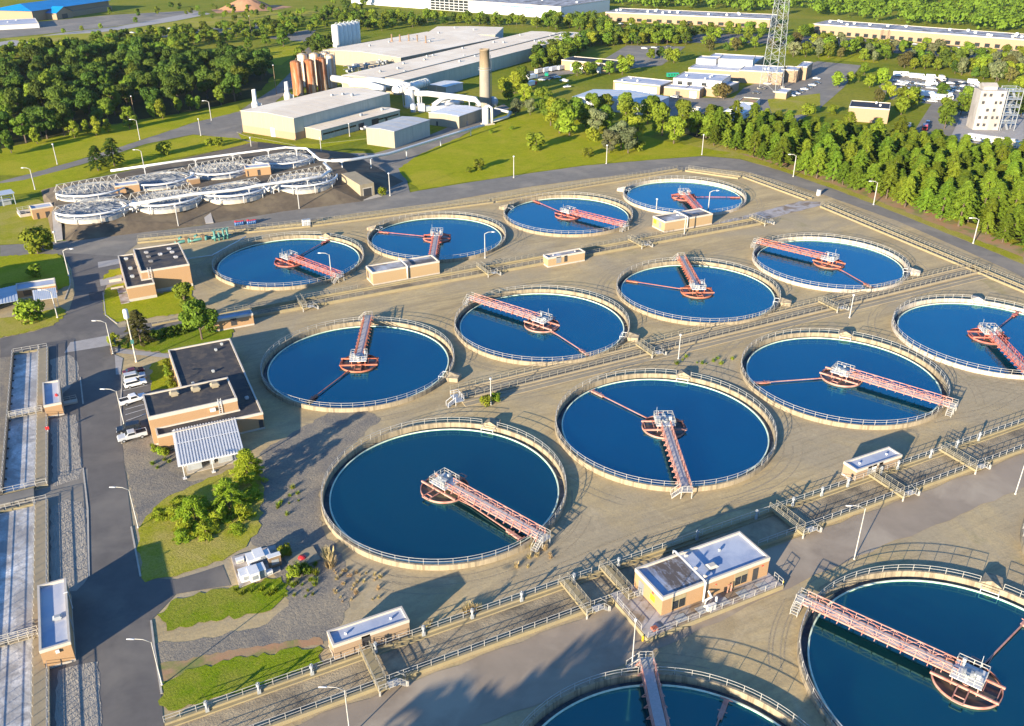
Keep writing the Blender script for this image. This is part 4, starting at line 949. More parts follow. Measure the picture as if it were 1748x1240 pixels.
# ------------------------------------------------------------------ domed digester tanks on the terrace
def dome_tank(label,cx,cy,style,ang):
    p=g(cx,cy,TZ+1.2); t=thing('domed_tank',label,'covered tank',(p.x,p.y,TZ-.3),0,'eight covered tanks on the dark terrace'); r=12.6
    b=MB(); b.lathe([(r,-.6),(r,.7),(r-.3,.7),(r-.3,.4),(r-1.6,.5),(r-1.6,.8),(r-2.0,.8),(r-2.0,.55),(r-3.4,.62)],48); b.build('wall',M['concrete_pale'],t)
    b=MB(); b.lathe([(r-3.4,.64),(r*.5,1.0),(.01,1.3)],48); b.build('cover',M['cover_grey'],t)
    b=MB()
    for i in range(20):
        a=2*math.pi*i/20; b.bar((r*math.cos(a),r*math.sin(a),.75),(r*.12*math.cos(a),r*.12*math.sin(a),1.45),.13)
    for k in (.98,.93,.86,.7,.5,.3):
        n=32
        for i in range(n):
            a,c=2*math.pi*i/n,2*math.pi*(i+1)/n; z=.8+.65*(1-k); b.bar((r*k*math.cos(a),r*k*math.sin(a),z),(r*k*math.cos(c),r*k*math.sin(c),z),.22 if k>.7 else .14)
    b.build('cover_rib',M['galv'],t)
    for y in ((-4,4) if style else (3,)):
        b=MB(); b.T=Matrix.Rotation(R_(ang),4,'Z'); L=math.sqrt(r*r-y*y); n=9; h=2.6 if style else 1.6
        for s in (-.9,.9): b.bar((-L,y+s,1.7),(L,y+s,1.7),.12)
        b.bar((-L+1,y,1.7+h),(L-1,y,1.7+h),.15)
        for i in range(n):
            x0=-L+2*L*i/n; x1=-L+2*L*(i+1)/n; m=(x0+x1)/2
            for s in (-.9,.9): b.bar((x0,y+s,1.7),(m,y,1.7+h),.10); b.bar((m,y,1.7+h),(x1,y+s,1.7),.10)
        b.build('roof_truss',M['rail'],t)
    b=MB(); pts=[((r+.6)*math.cos(R_(a)),(r+.6)*math.sin(R_(a)),2.6) for a in range(int(190+ang),int(345+ang),12)]; b.tube(pts,.36,8)
    for q in pts[::3]: b.bar(q,(q[0],q[1],-.6),.22)
    b.build('collar_pipe',M['duct_white'],t,True)
    return t
for i,(x,y,s,l) in enumerate(((160,354,0,'front row covered tank at the left end, beside the pale ramp'),(284,338,1,'front row covered tank second from the left, with tall white trusses'),(397,323,0,'front row covered tank third from the left, low ribbed cover'),(516,307,1,'front row covered tank at the right end with tall white trusses'),(157,323,1,'back row covered tank at the left end with tall white trusses'),(271,305,0,'back row covered tank with low ribbed cover behind the brick booth'),(376,288,1,'back row covered tank with tall white trusses left of the right booth'),(482,271,0,'back row covered tank at the right end beside the asphalt lot'))):
    dome_tank(l,x,y,s,14)
def piperun(label,pts,r=.45,leg=True,m='duct_white',name='pipe_run',step=14,group=None,zleg=0):
    """elevated pipe through (photo x, photo y, height) stations, on legs"""
    P=[g(x,y,z) for x,y,z in pts]; o=P[0]; t=thing(name,label,'pipe',(o.x,o.y,0),0,group); L=[p-Vector((o.x,o.y,0)) for p in P]
    b=MB(); b.tube(L,r,10); b.build('pipe',M[m],t,True)
    if leg:
        for a,c in zip(L,L[1:]):
            d=(c-a).length; k=max(1,int(d/step))
            for i in range(k):
                q=a.lerp(c,(i+.5)/k); b=MB(); b.bar((q.x,q.y,zleg),(q.x,q.y,q.z-r),.3); b.bar((q.x-.7,q.y,q.z-r-.1),(q.x+.7,q.y,q.z-r-.1),.22); b.build('support_leg',M['rail_white'],t)
    return t
piperun('long white pipe on legs behind the covered tanks, bending toward the factory lot',[(189,292,8),(300,276,8),(487,252,8),(523.5,254,8),(546,273,7.5),(566,275,7.5)])
piperun('long white pipe climbing the grass slope to the foot of the chimney',[(566,275,7.5),(600,273,6.5),(663,263,5),(722,245,4),(780,227,3.5),(826,214,3)],.6)
piperun('white pipe along the front of the covered tanks on the dark bank',[(222,350,7.5),(280,340,7.5),(330,332,7.5),(400,325,7.5),(448,316,7.5),(500,309,7.5),(548,302,7.5),(565,291,7.5),(553,279,7.5)],.55,zleg=TZ-1)
piperun('short white pipe knot between the two left front covered tanks',[(206,346,7),(216,354,6),(232,345,7),(222,357,5),(240,347,7)],.4,zleg=TZ-1,step=6)
piperun('short white pipe knot between the two right front covered tanks',[(446,316,7),(455,324,6),(468,314,7),(458,326,5),(474,316,7)],.4,zleg=TZ-1,step=6)
# ------------------------------------------------------------------ metal clad factory sheds
def shed(label,L,F,R,H,wall='metal_cream',roof='metal_roof',base=None,rise=.7,bh=2.6,side=None,ridge=True,name='metal_shed',cat='building',doors=(),eave='metal_grey'):
    """L, F, R: left, front and right eave corners in the photo; H eave height"""
    l,f,r=(g(*q,H) for q in (L,F,R)); u=Vector((r.x-f.x,r.y-f.y,0)); W=u.length; rz=math.atan2(u.y,u.x); u.normalize(); n=Vector((-u.y,u.x,0)); D=(l-f).dot(n)
    t=thing(name,label,cat,(f.x,f.y,0),rz); P=rect(0,W,0,D)
    b=MB(); z0=bh if base else -.2
    b.prism(rect(0,W,0,D),z0,H)
    b.add([(0,0,H),(0,D,H),(0,D/2,H+rise-.05),(W,0,H),(W,D,H),(W,D/2,H+rise-.05)],[(0,2,1),(3,4,5)])
    w=b.build('wall',M[wall],t)
    if side:
        b=MB(); b.add([(0,-.03,z0),(W,-.03,z0),(W,-.03,H-.02),(0,-.03,H-.02)],[(0,1,2,3)]); b.add([(W+.03,0,z0),(W+.03,D,z0),(W+.03,D,H),(W+.03,0,H)],[(0,1,2,3)]); b.build('side_cladding',M[side],t)
    if base:
        b=MB(); b.prism(offset(P,.06),-.2,bh); b.build('masonry_base',M[base],t)
    b=MB(); e=.25
    v=[(-e,-e,H),(W+e,-e,H),(W+e,D/2,H+rise),(-e,D/2,H+rise),(W+e,D+e,H),(-e,D+e,H)]
    v2=[(x,y,z+.12) for x,y,z in v]
    b.add(v+v2,[(6,7,8,9),(9,8,10,11),(0,3,2,1),(3,5,4,2),(0,1,7,6),(1,2,8,7),(2,4,10,8),(4,5,11,10),(5,3,9,11),(3,0,6,9)]); b.build('roof',M[roof],t)
    b=MB(); b.bar((-e,-e-.05,H-.1),(W+e,-e-.05,H-.1),.12,.25); b.build('gutter',M[eave],t)
    b=MB(); k=max(2,int(W/6))
    for j in range(1,k):
        x=W*j/k; b.bar((x,-.06,z0+.1),(x,-.06,H-.3),.10); 
    for j in range(1,max(2,int(D/6))):
        y=D*j/max(2,int(D/6)); b.bar((-.06,y,z0+.1),(-.06,y,H-.1),.10)
    b.build('panel_seam',M['metal_grey' if side is None else side],t)
    b=MB()
    for j in range(1,k):
        x=W*j/k; b.bar((x,-e,H+.13),(x,D/2,H+rise+.13),.14,.05); b.bar((x,D/2,H+rise+.13),(x,D+e,H+.13),.14,.05)
    b.build('roof_seam',M['metal_cream'],t)
    if W>30:
        rnd=random.Random(int(W*7)); 
        for j in range(int(W/22)): vent(t,W*rnd.uniform(.06,.94),D*rnd.uniform(.2,.8),H+rise*.6,1.6,1.4,1.3,'metal_grey')
    for wl,s,wd,h,m in doors:
        if wl=='f': panel(t,'door',(W*s,0),(W*s+wd,0),.05,h,m,.12)
        elif wl=='l': panel(t,'door',(0,D*s+wd),(0,D*s),.05,h,m,.12)
    return t,W,D
shed('large cream metal warehouse with masonry base, nearest the domed tanks',(407,190.5),(501,202.5),(665,159.6),10.2,base='brick_pale',bh=3.4,side='metal_green',rise=.9,doors=(('l',.38,2.6,4.2,'metal_white'),))
t,W,D=shed('low cream metal annex along the front of the large warehouse',(518,217),(547.5,223),(682,188),4.7,side='metal_green',rise=.35,doors=(('f',.45,4,3.2,'door_dark'),('f',.62,5,3.6,'door_dark'),('f',.8,1.6,3.0,'door_dark')))
for s0,s1 in ((.02,.42),(.70,.98)):
    panel(t,'window_strip',(W*s0,0),(W*s1,0),2.3,3.1,'glass',.1)
shed('grey roofed cream shed on the asphalt lot left of the white pipe',(633,216),(672.5,225),(733,205),7.6,roof='metal_roof_grey',side='metal_green',rise=.5,doors=(('f',.24,.9,2.2,'metal_green'),('f',.55,.9,2.2,'metal_green')))
shed('cream flat shed at the foot of the concrete chimney',(734,192),(783.4,199),(823.6,185.4),6.0,roof='metal_white',side='metal_cream',rise=.5,doors=(('l',.7,1,2.2,'door_dark'),('f',.3,1.6,2.3,'door_grey')))
shed('small white roofed blower house behind the pipework, left of the chimney',(735.4,144),(761,149),(790,141.4),4.4,roof='metal_white',side='metal_roof_blue',rise=.4)
shed('long rear strip of the low factory hall with pale roof',(584,129),(642,135),(955,57),9.4,rise=.5)
shed('long front strip of the low factory hall, green side facing the trees',(640,130.5),(689,138),(1003,58),8.4,side='metal_green',rise=.5)
shed('large pale roofed factory hall behind the long hall, with row of stub chimneys',(539,88),(684,99),(852,64.5),9.0,rise=1.4)
shed('pale roofed factory wing at the far right of the large hall',(740,50),(845,60.5),(859,47),9.2,side='metal_roof_blue',rise=.5)
# stub chimneys on the hall roof
for i,(x,y) in enumerate(((669,70),(683,70.5),(698,70),(712.5,71.5),(727,73))):
    p=g(x,y,10.2); t=thing('stub_chimney','dark rusty stub chimney on the large hall roof, row of five','chimney',(p.x,p.y,9.9),0,'stub chimneys on the hall roof')
    b=MB(); b.lathe([(.55,-.6),(.55,4.6),(.75,4.7),(.75,5.0),(.4,5.0),(.4,4.0)],10); b.build('stack',M['wood'],t); b=MB(); b.lathe([(1.1,-.6),(1.0,.3),(.55,.5)],10); b.build('base_flashing',M['silo_rust'],t)
# white silos behind, rusty silos in front
def silo(label,x,y,H,r,m,group,name='silo',frame=False):
    p=g(x,y); t=thing(name,label,'silo',(p.x,p.y,0),0,group)
    b=MB(); b.lathe([(r,.4),(r,H-.9),(r*.6,H-.1),(.01,H)],18); b.build('body',M[m],t,True)
    b=MB()
    for i in range(6):
        a=math.pi/3*i; b.bar((r*.95*math.cos(a),r*.95*math.sin(a),0),(r*.95*math.cos(a),r*.95*math.sin(a),4.2),.3)
    b.build('skirt_leg',M['metal_grey'],t)
    b=MB(); n=14
    for i in range(n):
        a,c=2*math.pi*i/n,2*math.pi*(i+1)/n
        for z in (.6,1.2): b.bar((r*.9*math.cos(a),r*.9*math.sin(a),H-1.4+z),(r*.9*math.cos(c),r*.9*math.sin(c),H-1.4+z),.12)
        b.bar((r*.9*math.cos(a),r*.9*math.sin(a),H-1.4),(r*.9*math.cos(a),r*.9*math.sin(a),H-.2),.1)
    b.tube([(0,0,H),(.6,0,H+1.2),(r+.3,0,H+.8),(r+.3,0,.5)],.2,6); b.build('top_rail',M['metal_white' if 'white' in label else 'wood'],t)
for i,x in enumerate((575,582,589,596,603,609.5)):
    silo('tall white silo in the row of six behind the factory hall',x,81-1.2*i,17,3.0,'duct_white','white silos behind the factory hall')
for i,(x,y,m,l) in enumerate(((510,163,'silo_rust','orange rusty silo at the left end of the rusty silo block'),(532,160,'silo_rust','bright rust silo second from the left in the rusty silo block'),(552,156,'silo_rust','brown rust silo third from the left in the rusty silo block'),(567,150,'silo_pale','streaked tan silo at the right end of the rusty silo block'),(521,148,'silo_pale','pale silo in the rear row of the rusty silo block, left'),(541,147,'silo_pale','pale silo in the rear row of the rusty silo block, middle'),(558,144,'silo_pale','pale silo in the rear row of the rusty silo block, right'))):
    silo(l,x,y,19.5,3.0,m,'rusty silos beside the warehouse')
# chimney
p=g(828.5,184); H=hgt(828.5,184,84)
t=thing('factory_chimney','tall tapering concrete chimney, tan above and grey below, with side ladder','chimney',(p.x,p.y,0))
b=MB(); b.lathe([(3.1,-.2),(2.85,H*.66)],32); b.build('lower_shaft',M['chimney_grey'],t,True)
b=MB(); b.lathe([(2.82,H*.66),(2.62,H-.6),(2.75,H-.6),(2.75,H),(2.2,H),(2.2,H-3)],32); b.build('upper_shaft',M['chimney_tan'],t,True)
b=MB(); b.lathe([(2.9,H*.66-.1),(3.5,H*.66-.1),(3.5,H*.66+.1),(2.84,H*.66+.1)],24); b.lathe([(3.5,H*.66+1),(3.5,H*.66+1.15),(3.4,H*.66+1.15),(3.4,H*.66+1)],24,closed=True)
b.build('gallery',M['metal_grey'],t)
b=MB()
for s in (-.35,.35): b.bar((3.5,s-1,1),(3.1,s-1,H*.9),.14)
for i in range(int(H*.9)): b.bar((3.5-.4*i/H,-1.35,1+i),(3.5-.4*i/H,-.65,1+i),.1)
b.build('ladder',M['galv'],t)
# white vents with flared bases
for x,y,ty,l in ((437,186,153,'white flared vent stack at the left end of the large warehouse'),(491.5,170,140,'white flared vent stack beside the rusty silos')):
    p=g(x,y); h=hgt(x,y,ty); t=thing('vent_stack',l,'vent stack',(p.x,p.y,0),0,'white flared vent stacks')
    b=MB(); b.lathe([(2.1,0),(2.1,h*.28),(1.25,h*.45),(1.05,h),(.8,h),(.8,h-1)],18); b.build('stack',M['duct_white'],t,True)
    b=MB(); b.box(1.2,3.4,-.8,.8,0,h*.25); b.build('fan_box',M['metal_white'],t)
# process pipework between the sheds
def duct(label,pts,r,m='duct_white',leg=False,ribs=0):
    t=piperun(label,pts,r,leg,m,'process_duct',12)
    if ribs:
        P=[c for c in t.children if c.name.startswith('pipe')]
        a=g(*pts[0]); c=g(*pts[-1]); b=MB(); o=Vector((a.x,a.y,0))
        for i in range(ribs):
            q=a.lerp(c,(i+.5)/ribs)-o; d=(c-a).normalized()*.25; b.tube([q-d,q+d],r*1.12,10)
        b.build('duct_rib',M['metal_grey'],t)
    return t
duct('large white duct at the rear of the pipework beside the rusty silos',[(568,134,9),(600,139,9),(640,141,9),(668,146,9)],2.0,leg=True)
duct('large white duct stepping forward with an elbow near the warehouse roof',[(598,143,9.5),(628,145,9.5),(645,150,9.5),(655,153,9)],2.0,leg=True)
duct('large white duct between the two factory halls',[(630,138,10),(680,144,10),(700,149,9.5)],2.2,leg=True)
duct('thick ribbed white duct angled up toward the blower house',[(674,155,9),(700,149,9),(729,141,9)],2.3,ribs=12,leg=True)
duct('white pipe loop running to the chimney base',[(708,160,7),(730,160,8),(790,167,8),(812,170,8),(817,178,6),(817,186,2)],1.5,leg=True)
duct('lower white pipe beside the vessel, curving under the loop',[(738,186,2),(742,178,5),(752,171,6),(768,167,7)],1.2)
for k,(y,l) in enumerate(((176,'upper horizontal white vessel beside the chimney shed'),(181,'middle horizontal white vessel beside the chimney shed'),(187,'lower horizontal white vessel beside the chimney shed'))):
    duct(l,[(748-5*k,y+1,3),(790-7*k,y-4,3)],1.6,leg=True)
def vessel(label,x,y,ty,r,m='duct_white'):
    p=g(x,y); h=hgt(x,y,ty); t=thing('process_vessel',label,'vessel',(p.x,p.y,0),0,None)
    b=MB(); b.lathe([(r,.6),(r,h-r*.7),(r*.75,h-.25*r),(.01,h)],20); b.build('shell',M[m],t,True)
    b=MB(); b.tube([(0,0,h-.3),(r*.9,-.3,h+.2),(r*1.9,-.5,h-.8),(r*2.0,-.5,.4)],r*.42,10); b.build('downpipe',M[m],t,True)
    b=MB(); b.box(-r*1.2,r*2.4,-r*1.3,r,-.1,.6); b.build('base_slab',M['concrete_pale'],t); return t
vessel('tall white vessel with hooped downpipe in the middle of the pipework',700,183,152,2.6)
vessel('white vessel with hooped downpipe at the corner of the grass slope',829,213,182,1.7)
b=MB(); p=g(735,189); t=thing('blower_unit','blue and white blower unit in front of the tall white vessel','blower',(p.x,p.y,0))
b.box(-7,-4,-2,2,0,4.2); b.box(1.5,4.5,-2,1.5,0,3.6); b.build('casing',M['duct_white'],t); b=MB(); b.box(-3.6,-.2,-1.5,1.5,0,2.6); b.lathe([(1.5,0),(1.5,4),(.01,4.6)],14,c=(-9.5,1)); b.build('motor_housing',M['metal_roof_blue'],t)
duct('white pipe lying along the top edge of the grass slope right of the chimney',[(845,186,2.5),(873,193,2),(866,200,1.2),(838,208,1.2)],.75)
b=MB(); p=g(842,182); t=thing('fan_housing','round teal fan housing at the right foot of the chimney','fan',(p.x,p.y,0)); b.T=Matrix.Rotation(R_(90),4,'X'); b.lathe([(.01,-1.4),(2.4,-1.4),(2.6,0),(2.4,1.4),(.01,1.4)],18); 
for v in range(len(b.v)): x,y,z=b.v[v]; b.v[v]=(x,y,z+2.8)
b.build('volute',M['metal_roof_blue'],t,True); b=MB(); b.box(-1.6,1.6,-1,1,0,.8); b.build('foot',M['metal_grey'],t)
p=g(680,114); t=thing('rooftop_machinery','tangle of grey pipe racks and coolers in front of the large hall','machinery',(p.x-14,p.y-10,0),R_(25)); rnd=random.Random(5)
b=MB()
for i in range(46):
    x,y=rnd.uniform(-32,16),rnd.uniform(-4,4); h=rnd.uniform(3,7); s=rnd.uniform(.5,1.6); b.box(x-s,x+s,y-s,y+s,h-rnd.uniform(.6,2),h)
    b.bar((x,y,0),(x,y,h-.5),.25)
for z in (4,6): 
    for y in (-4,0,4): b.bar((-32,y,z),(16,y,z),.35)
b.build('pipe_rack',M['metal_grey'],t)
# ------------------------------------------------------------------ office, garages and training ground on the right
def px_flat(label,L,F,R,H,wall,roof,name='brick_building',doors=(),fas=.6,cop='coping',par=.35,cat='building',z0=-.2,vents=0,group=None):
    l,f,r=(g(*q,H) for q in (L,F,R)); u=Vector((r.x-f.x,r.y-f.y,0)); W=u.length; rz=math.atan2(u.y,u.x); u.normalize(); n=Vector((-u.y,u.x,0)); D=max(2,(l-f).dot(n))
    t=thing(name,label,cat,(f.x,f.y,0),rz,group); flat(t,rect(0,W,0,D),H,wall,roof,fas=fas,cop=cop,par=par,plinth=0,zb=z0)
    for wl,s,wd,z,h,m,nm in doors:
        if wl=='f': panel(t,nm,(W*s,0),(W*s+wd,0),z,h,m,.12)
        elif wl=='l': panel(t,nm,(0,D*s+wd),(0,D*s),z,h,m,.12)
    rnd=random.Random(len(label))
    for i in range(vents): vent(t,rnd.uniform(.1,.9)*W,rnd.uniform(.15,.85)*D,H-par,1.4,1.2,1.0,'metal_white')
    return t,W,D
# the left face of these blocks faces the camera: L->F is the long front
def blk(label,L,F,R,H,wall='brick_pale',roof='roof_white',doors=(),**k):
    return px_flat(label,L,F,R,H,wall,roof,doors=doors,**k)
bay=lambda n,m='door_white',a=.05,w=3.6,h=4:[('l',a+(1-2*a)*(i+.12)/n,w,.05,h,m,'garage_door') for i in range(n)]
blk('tan garage block with six white roller doors behind the blue-white shed',(1046,138),(1127,146),(1150,138),5.4,doors=bay(6,w=4.0),vents=3)
blk('tan workshop wing joined to the right of the garage block',(1136,147),(1168,151),(1178,146),5.0,doors=bay(1,'door_dark',.1,2.5,3))
blk('tan workshop with single white door right of the garage wing',(1171,149),(1195,153),(1204,147),5.2,doors=bay(1,'door_white',.1,4,4))
blk('tan low workshop at the right end of the garages behind a round tree',(1203,148),(1234,152),(1262,140),5.0)
blk('white two storey office block behind the workshops',(1155,130),(1232,139),(1248,128),8.0,wall='metal_white',doors=[('l',.6,3,4.5,6.5,'glass','window'),('l',.8,3,4.5,6.5,'glass','window'),('l',.3,3,4.5,6.5,'glass','window')],vents=4)
blk('wide tan school-like building with white flat roof left of the lattice tower',(1182,112),(1268,122),(1305,96),6.5,vents=5)
blk('tan building wing behind the lattice tower legs',(1266,116),(1336,124),(1345,114),7.6,vents=2)
blk('tan stair wing right of the lattice tower',(1338,115),(1362,120),(1368,114),7.6)
blk('tan end wing of the white roofed complex beside its parking lot',(1365,110),(1378,114),(1388,106),8.4)
blk('raised white hall roof in the middle of the tan complex',(1230,97),(1285,103),(1290,95),11.0,wall='metal_white')
blk('small white roof block at the left end of the tan complex',(1194,97),(1222,102),(1230,97),9.5,wall='metal_white')
t,W,D=shed('long blue-white metal shed with pitched roof among the trees',(977,166),(1110,180),(1142,166),5.5,wall='metal_white',roof='metal_roof_blue',side='metal_roof_blue',rise=1.6)
blk('brown brick depot with roller doors beside the parked lorries',(973,98),(1038,109),(1058,103),6.5,wall='brick_tan',roof='roof_black',doors=bay(4,'door_white',.12,3.2,4))
blk('plain brick building with black flat roof in front of the vehicle park',(1450.8,179),(1518.8,186.4),(1520.5,175.8),7.4,wall='brick_pale',roof='roof_black',vents=2)
blk('small brick kiosk beside the lattice tower foot',(1326,155),(1343,158),(1352,152),4.0,wall='brick_pale')
t,W,D=shed('small bright white gabled shed behind the pine stand',(1236,190),(1266,196),(1285,184),3.4,wall='metal_white',roof='metal_white',rise=2.2)
blk('row of low white containers with rusty tops in front of the white gabled shed',(1261,172),(1289,176),(1298,168),3.0,wall='metal_white',roof='dirt_orange')
blk('tiny blue-white hut at the edge of the garages lot',(1184,184),(1192,186),(1197,183),3.0,wall='metal_white')
# five storey training tower
a=g(1660,222); H=hgt(1672,222,155)
t=thing('training_tower','five storey pale concrete fire training tower with open steel stairs','tower',(a.x,a.y,0),R_(-32))
b=MB(); s=12.0; b.box(0,s,0,9,-.2,H); b.box(1.5,8,2,8,H,H+1.6); b.add([(1.2,1.7,H+1.604),(8.3,1.7,H+1.604),(8.3,8.3,H+1.604),(1.2,8.3,H+1.604),(1.2,5,H+3),(8.3,5,H+3)],[(0,1,5,4),(2,3,4,5),(1,2,5),(3,0,4)]); b.build('wall',M['tower_grey'],t)
for fl in range(5):
    z=1+fl*(H-1)/5
    for q,w_ in ((1.4,1.3),(4.2,1.3),(7.4,1.1),(9.6,1.1)):
        if (fl+int(q))%4!=3: panel(t,'window',(q,0),(q+w_,0),z+.8,z+2.2,'door_dark',.06)
b=MB(); X0,X1,Y0,Y1=s+.1,s+7.0,-1.0,8.0
for x in (X0+.2,X1): 
    for y in (Y0,(Y0+Y1)/2,Y1): b.bar((x,y,0),(x,y,H+1),.3)
for fl in range(1,6):
    z=fl*H/5; b.box(X0,X1,Y0,Y0+2.2,z-.15,z); b.box(X0,X1,Y1-2.2,Y1,z-.15,z)
    for y in (Y0,Y1): b.bar((X0,y,z+1.1),(X1,y,z+1.1),.14); b.bar((X0,y,z+.55),(X1,y,z+.55),.12)
    b.bar((X1,Y0,z+1.1),(X1,Y1,z+1.1),.14); b.bar((X1,Y0,z),(X1,Y1,z),.25)
    for x in (X0+1.6,X0+4.6):
        b.bar((x,Y0+2 if fl%2 else Y1-2,z-H/5),(x,Y1-2 if fl%2 else Y0+2,z),1.1,.15)
b.build('stair_frame',M['galv'],t)
# lattice tower
q=[g(*k) for k in ((1296,152),(1323,158),(1336,150),(1309,145))]; c=sum(q,Vector())/4
t=thing('lattice_tower','tall grey steel lattice tower rising out of the picture','tower',(c.x,c.y,0),0)
b=MB(); base=[k-c for k in q]; n=13; H=78
lv=[[Vector((k.x*(1-.62*i/n),k.y*(1-.62*i/n),H*i/n)) for k in base] for i in range(n+1)]
for i in range(n):
    for j in range(4):
        A,B,C_,D_=lv[i][j],lv[i][(j+1)%4],lv[i+1][(j+1)%4],lv[i+1][j]
        b.bar(A,D_,.24); b.bar(A,C_,.11); b.bar(B,D_,.11); b.bar(D_,C_,.11)
b.build('lattice',M['metal_grey'],t)
b=MB()
for k in base: b.box(k.x-.9,k.x+.9,k.y-.9,k.y+.9,-.1,.8)
b.build('footing',M['concrete_pale'],t)
# ------------------------------------------------------------------ far long buildings
def longb(label,A,B,H,dep,wall,roof,nbay,win='glass',wz=(.6,3.4),vents=8,fas=.8):
    """A,B: left and right front base points in the photo"""
    a,c=g(*A),g(*B); L=(c-a).length; rz=math.atan2(c.y-a.y,c.x-a.x); t=thing('long_building',label,'building',(a.x,a.y,0),rz)
    flat(t,rect(0,L,0,dep),H,wall,roof,plinth=0,fas=fas)
    for i in range(nbay):
        s=(i+.25)/nbay*L; panel(t,'window',(s,0),(s+L/nbay*.5,0),wz[0],wz[1],win,.15)
    rnd=random.Random(nbay)
    for i in range(vents): vent(t,rnd.uniform(.03,.97)*L,rnd.uniform(.15,.85)*dep,H-.32,2.6,2.2,1.6,'metal_white')
    return t,L
longb('long cream industrial building with dark window bays, left of the lattice tower',(1033,36),(1313,49),8.2,42,'brick_pale','roof_weathered',16,vents=14)
longb('long cream industrial building at the far right with rooftop units',(1385,58),(1800,92),8.4,36,'brick_pale','roof_weathered',26,vents=22)
t,L=longb('huge white warehouse with blue bands at the top of the picture',(600,6),(957,33),11.5,95,'metal_white','roof_weathered',3,'blue_roof',(8.2,9.0),10)
panel(t,'glazed_front',(L*.42,0),(L*.60,0),.5,11,'glass',.5)
b=MB()
for i in range(9): b.box(L*.42+L*.18*i/8-.25,L*.42+L*.18*i/8+.25,-.75,-.52,.5,11)
for z in (3,5.6,8.2): b.box(L*.42,L*.60,-.74,-.53,z-.2,z+.2)
b.build('glazing_bar',M['metal_white'],t)
b=MB(); b.box(0,L,-.12,-.05,9.3,9.9); b.build('blue_band',M['blue_roof'],t)
# blue roofed building far left
a,c=g(58,37),g(188,17); L=(c-a).length; t=thing('blue_roofed_building','cream building with bright blue hipped roof and gabled entrance at top left','building',(a.x,a.y,0),math.atan2(c.y-a.y,c.x-a.x))
b=MB(); b.box(0,L,0,48,-.2,9.5); b.build('wall',M['brick_pale'],t)
b=MB(); b.add([(-2,-2,9.5),(L+2,-2,9.5),(L+2,50,9.5),(-2,50,9.5),(14,24,14.5),(L-14,24,14.5)],[(0,1,5,4),(1,2,5),(2,3,4,5),(3,0,4),(0,3,2,1)]); b.build('roof',M['blue_roof'],t)
b=MB(); b.box(L*.16,L*.36,-12,-.02,-.2,6); x0,x1=L*.16,L*.36; m=(x0+x1)/2; b.add([(x0,-12,6),(x1,-12,6),(m,-12,11)],[(0,1,2)]); b.build('entrance_wall',M['brick_pale'],t)
b=MB(); b.add([(x0-1,-13,6),(m,-13,11.4),(x1+1,-13,6),(x0-1,0,6),(m,0,11.4),(x1+1,0,6)],[(0,1,4,3),(1,2,5,4)]); b.build('entrance_roof',M['blue_roof'],t)
panel(t,'doorway',(m-4,-12),(m+4,-12),.1,4.5,'door_dark')
b=MB(); b.box(L*.38,L*.95,-7,-.03,-.2,4.6); b.build('side_wing',M['brick_pale'],t)
blk('low white roofed building beside the far car park at top left',(-30,46),(66,40),(60,31),4,wall='metal_white',vents=2)
# ------------------------------------------------------------------ street lamps and poles
def lamp(label,bx,by,ty,arm,al=2.4,group='street lamps of the works',m='rail',double=False):
    """base (bx,by), arm elbow at photo row ty; arm: +1 towards the photo's right, -1 left, 0 none"""
    p=g(bx,by); H=hgt(bx,by,ty); t=thing('street_lamp',label,'street lamp',(p.x,p.y,0),0,group)
    k=min(1.25,max(.62,(p-CAM).length/260))
    b=MB(); b.lathe([(.28*k,0),(.28*k,.25),(.16*k,.3),(.11*k,H)],8); b.build('pole',M[m],t,True)
    if arm:
        d=Vector((RT.x,RT.y,0)).normalized()*arm+Vector((0,0,0)); e=d*al
        b=MB(); b.tube([(0,0,H-.1),tuple(d*al*.45+Vector((0,0,H+.45))),tuple(e+Vector((0,0,H+.55)))],.09*k,6); b.build('arm',M[m],t,True)
        b=MB(); q=e+Vector((0,0,H+.5)); b.tube([q-d*.2,q+d*.35,q+d*.9],.20*k,6,r2=.12*k); b.build('lamp_head',M['rail_white'],t,True)
    else:
        b=MB(); b.lathe([(.3*k,H),(.3*k,H+.35),(.01,H+.4)],8); b.build('lamp_head',M['rail_white'],t,True)
    return t
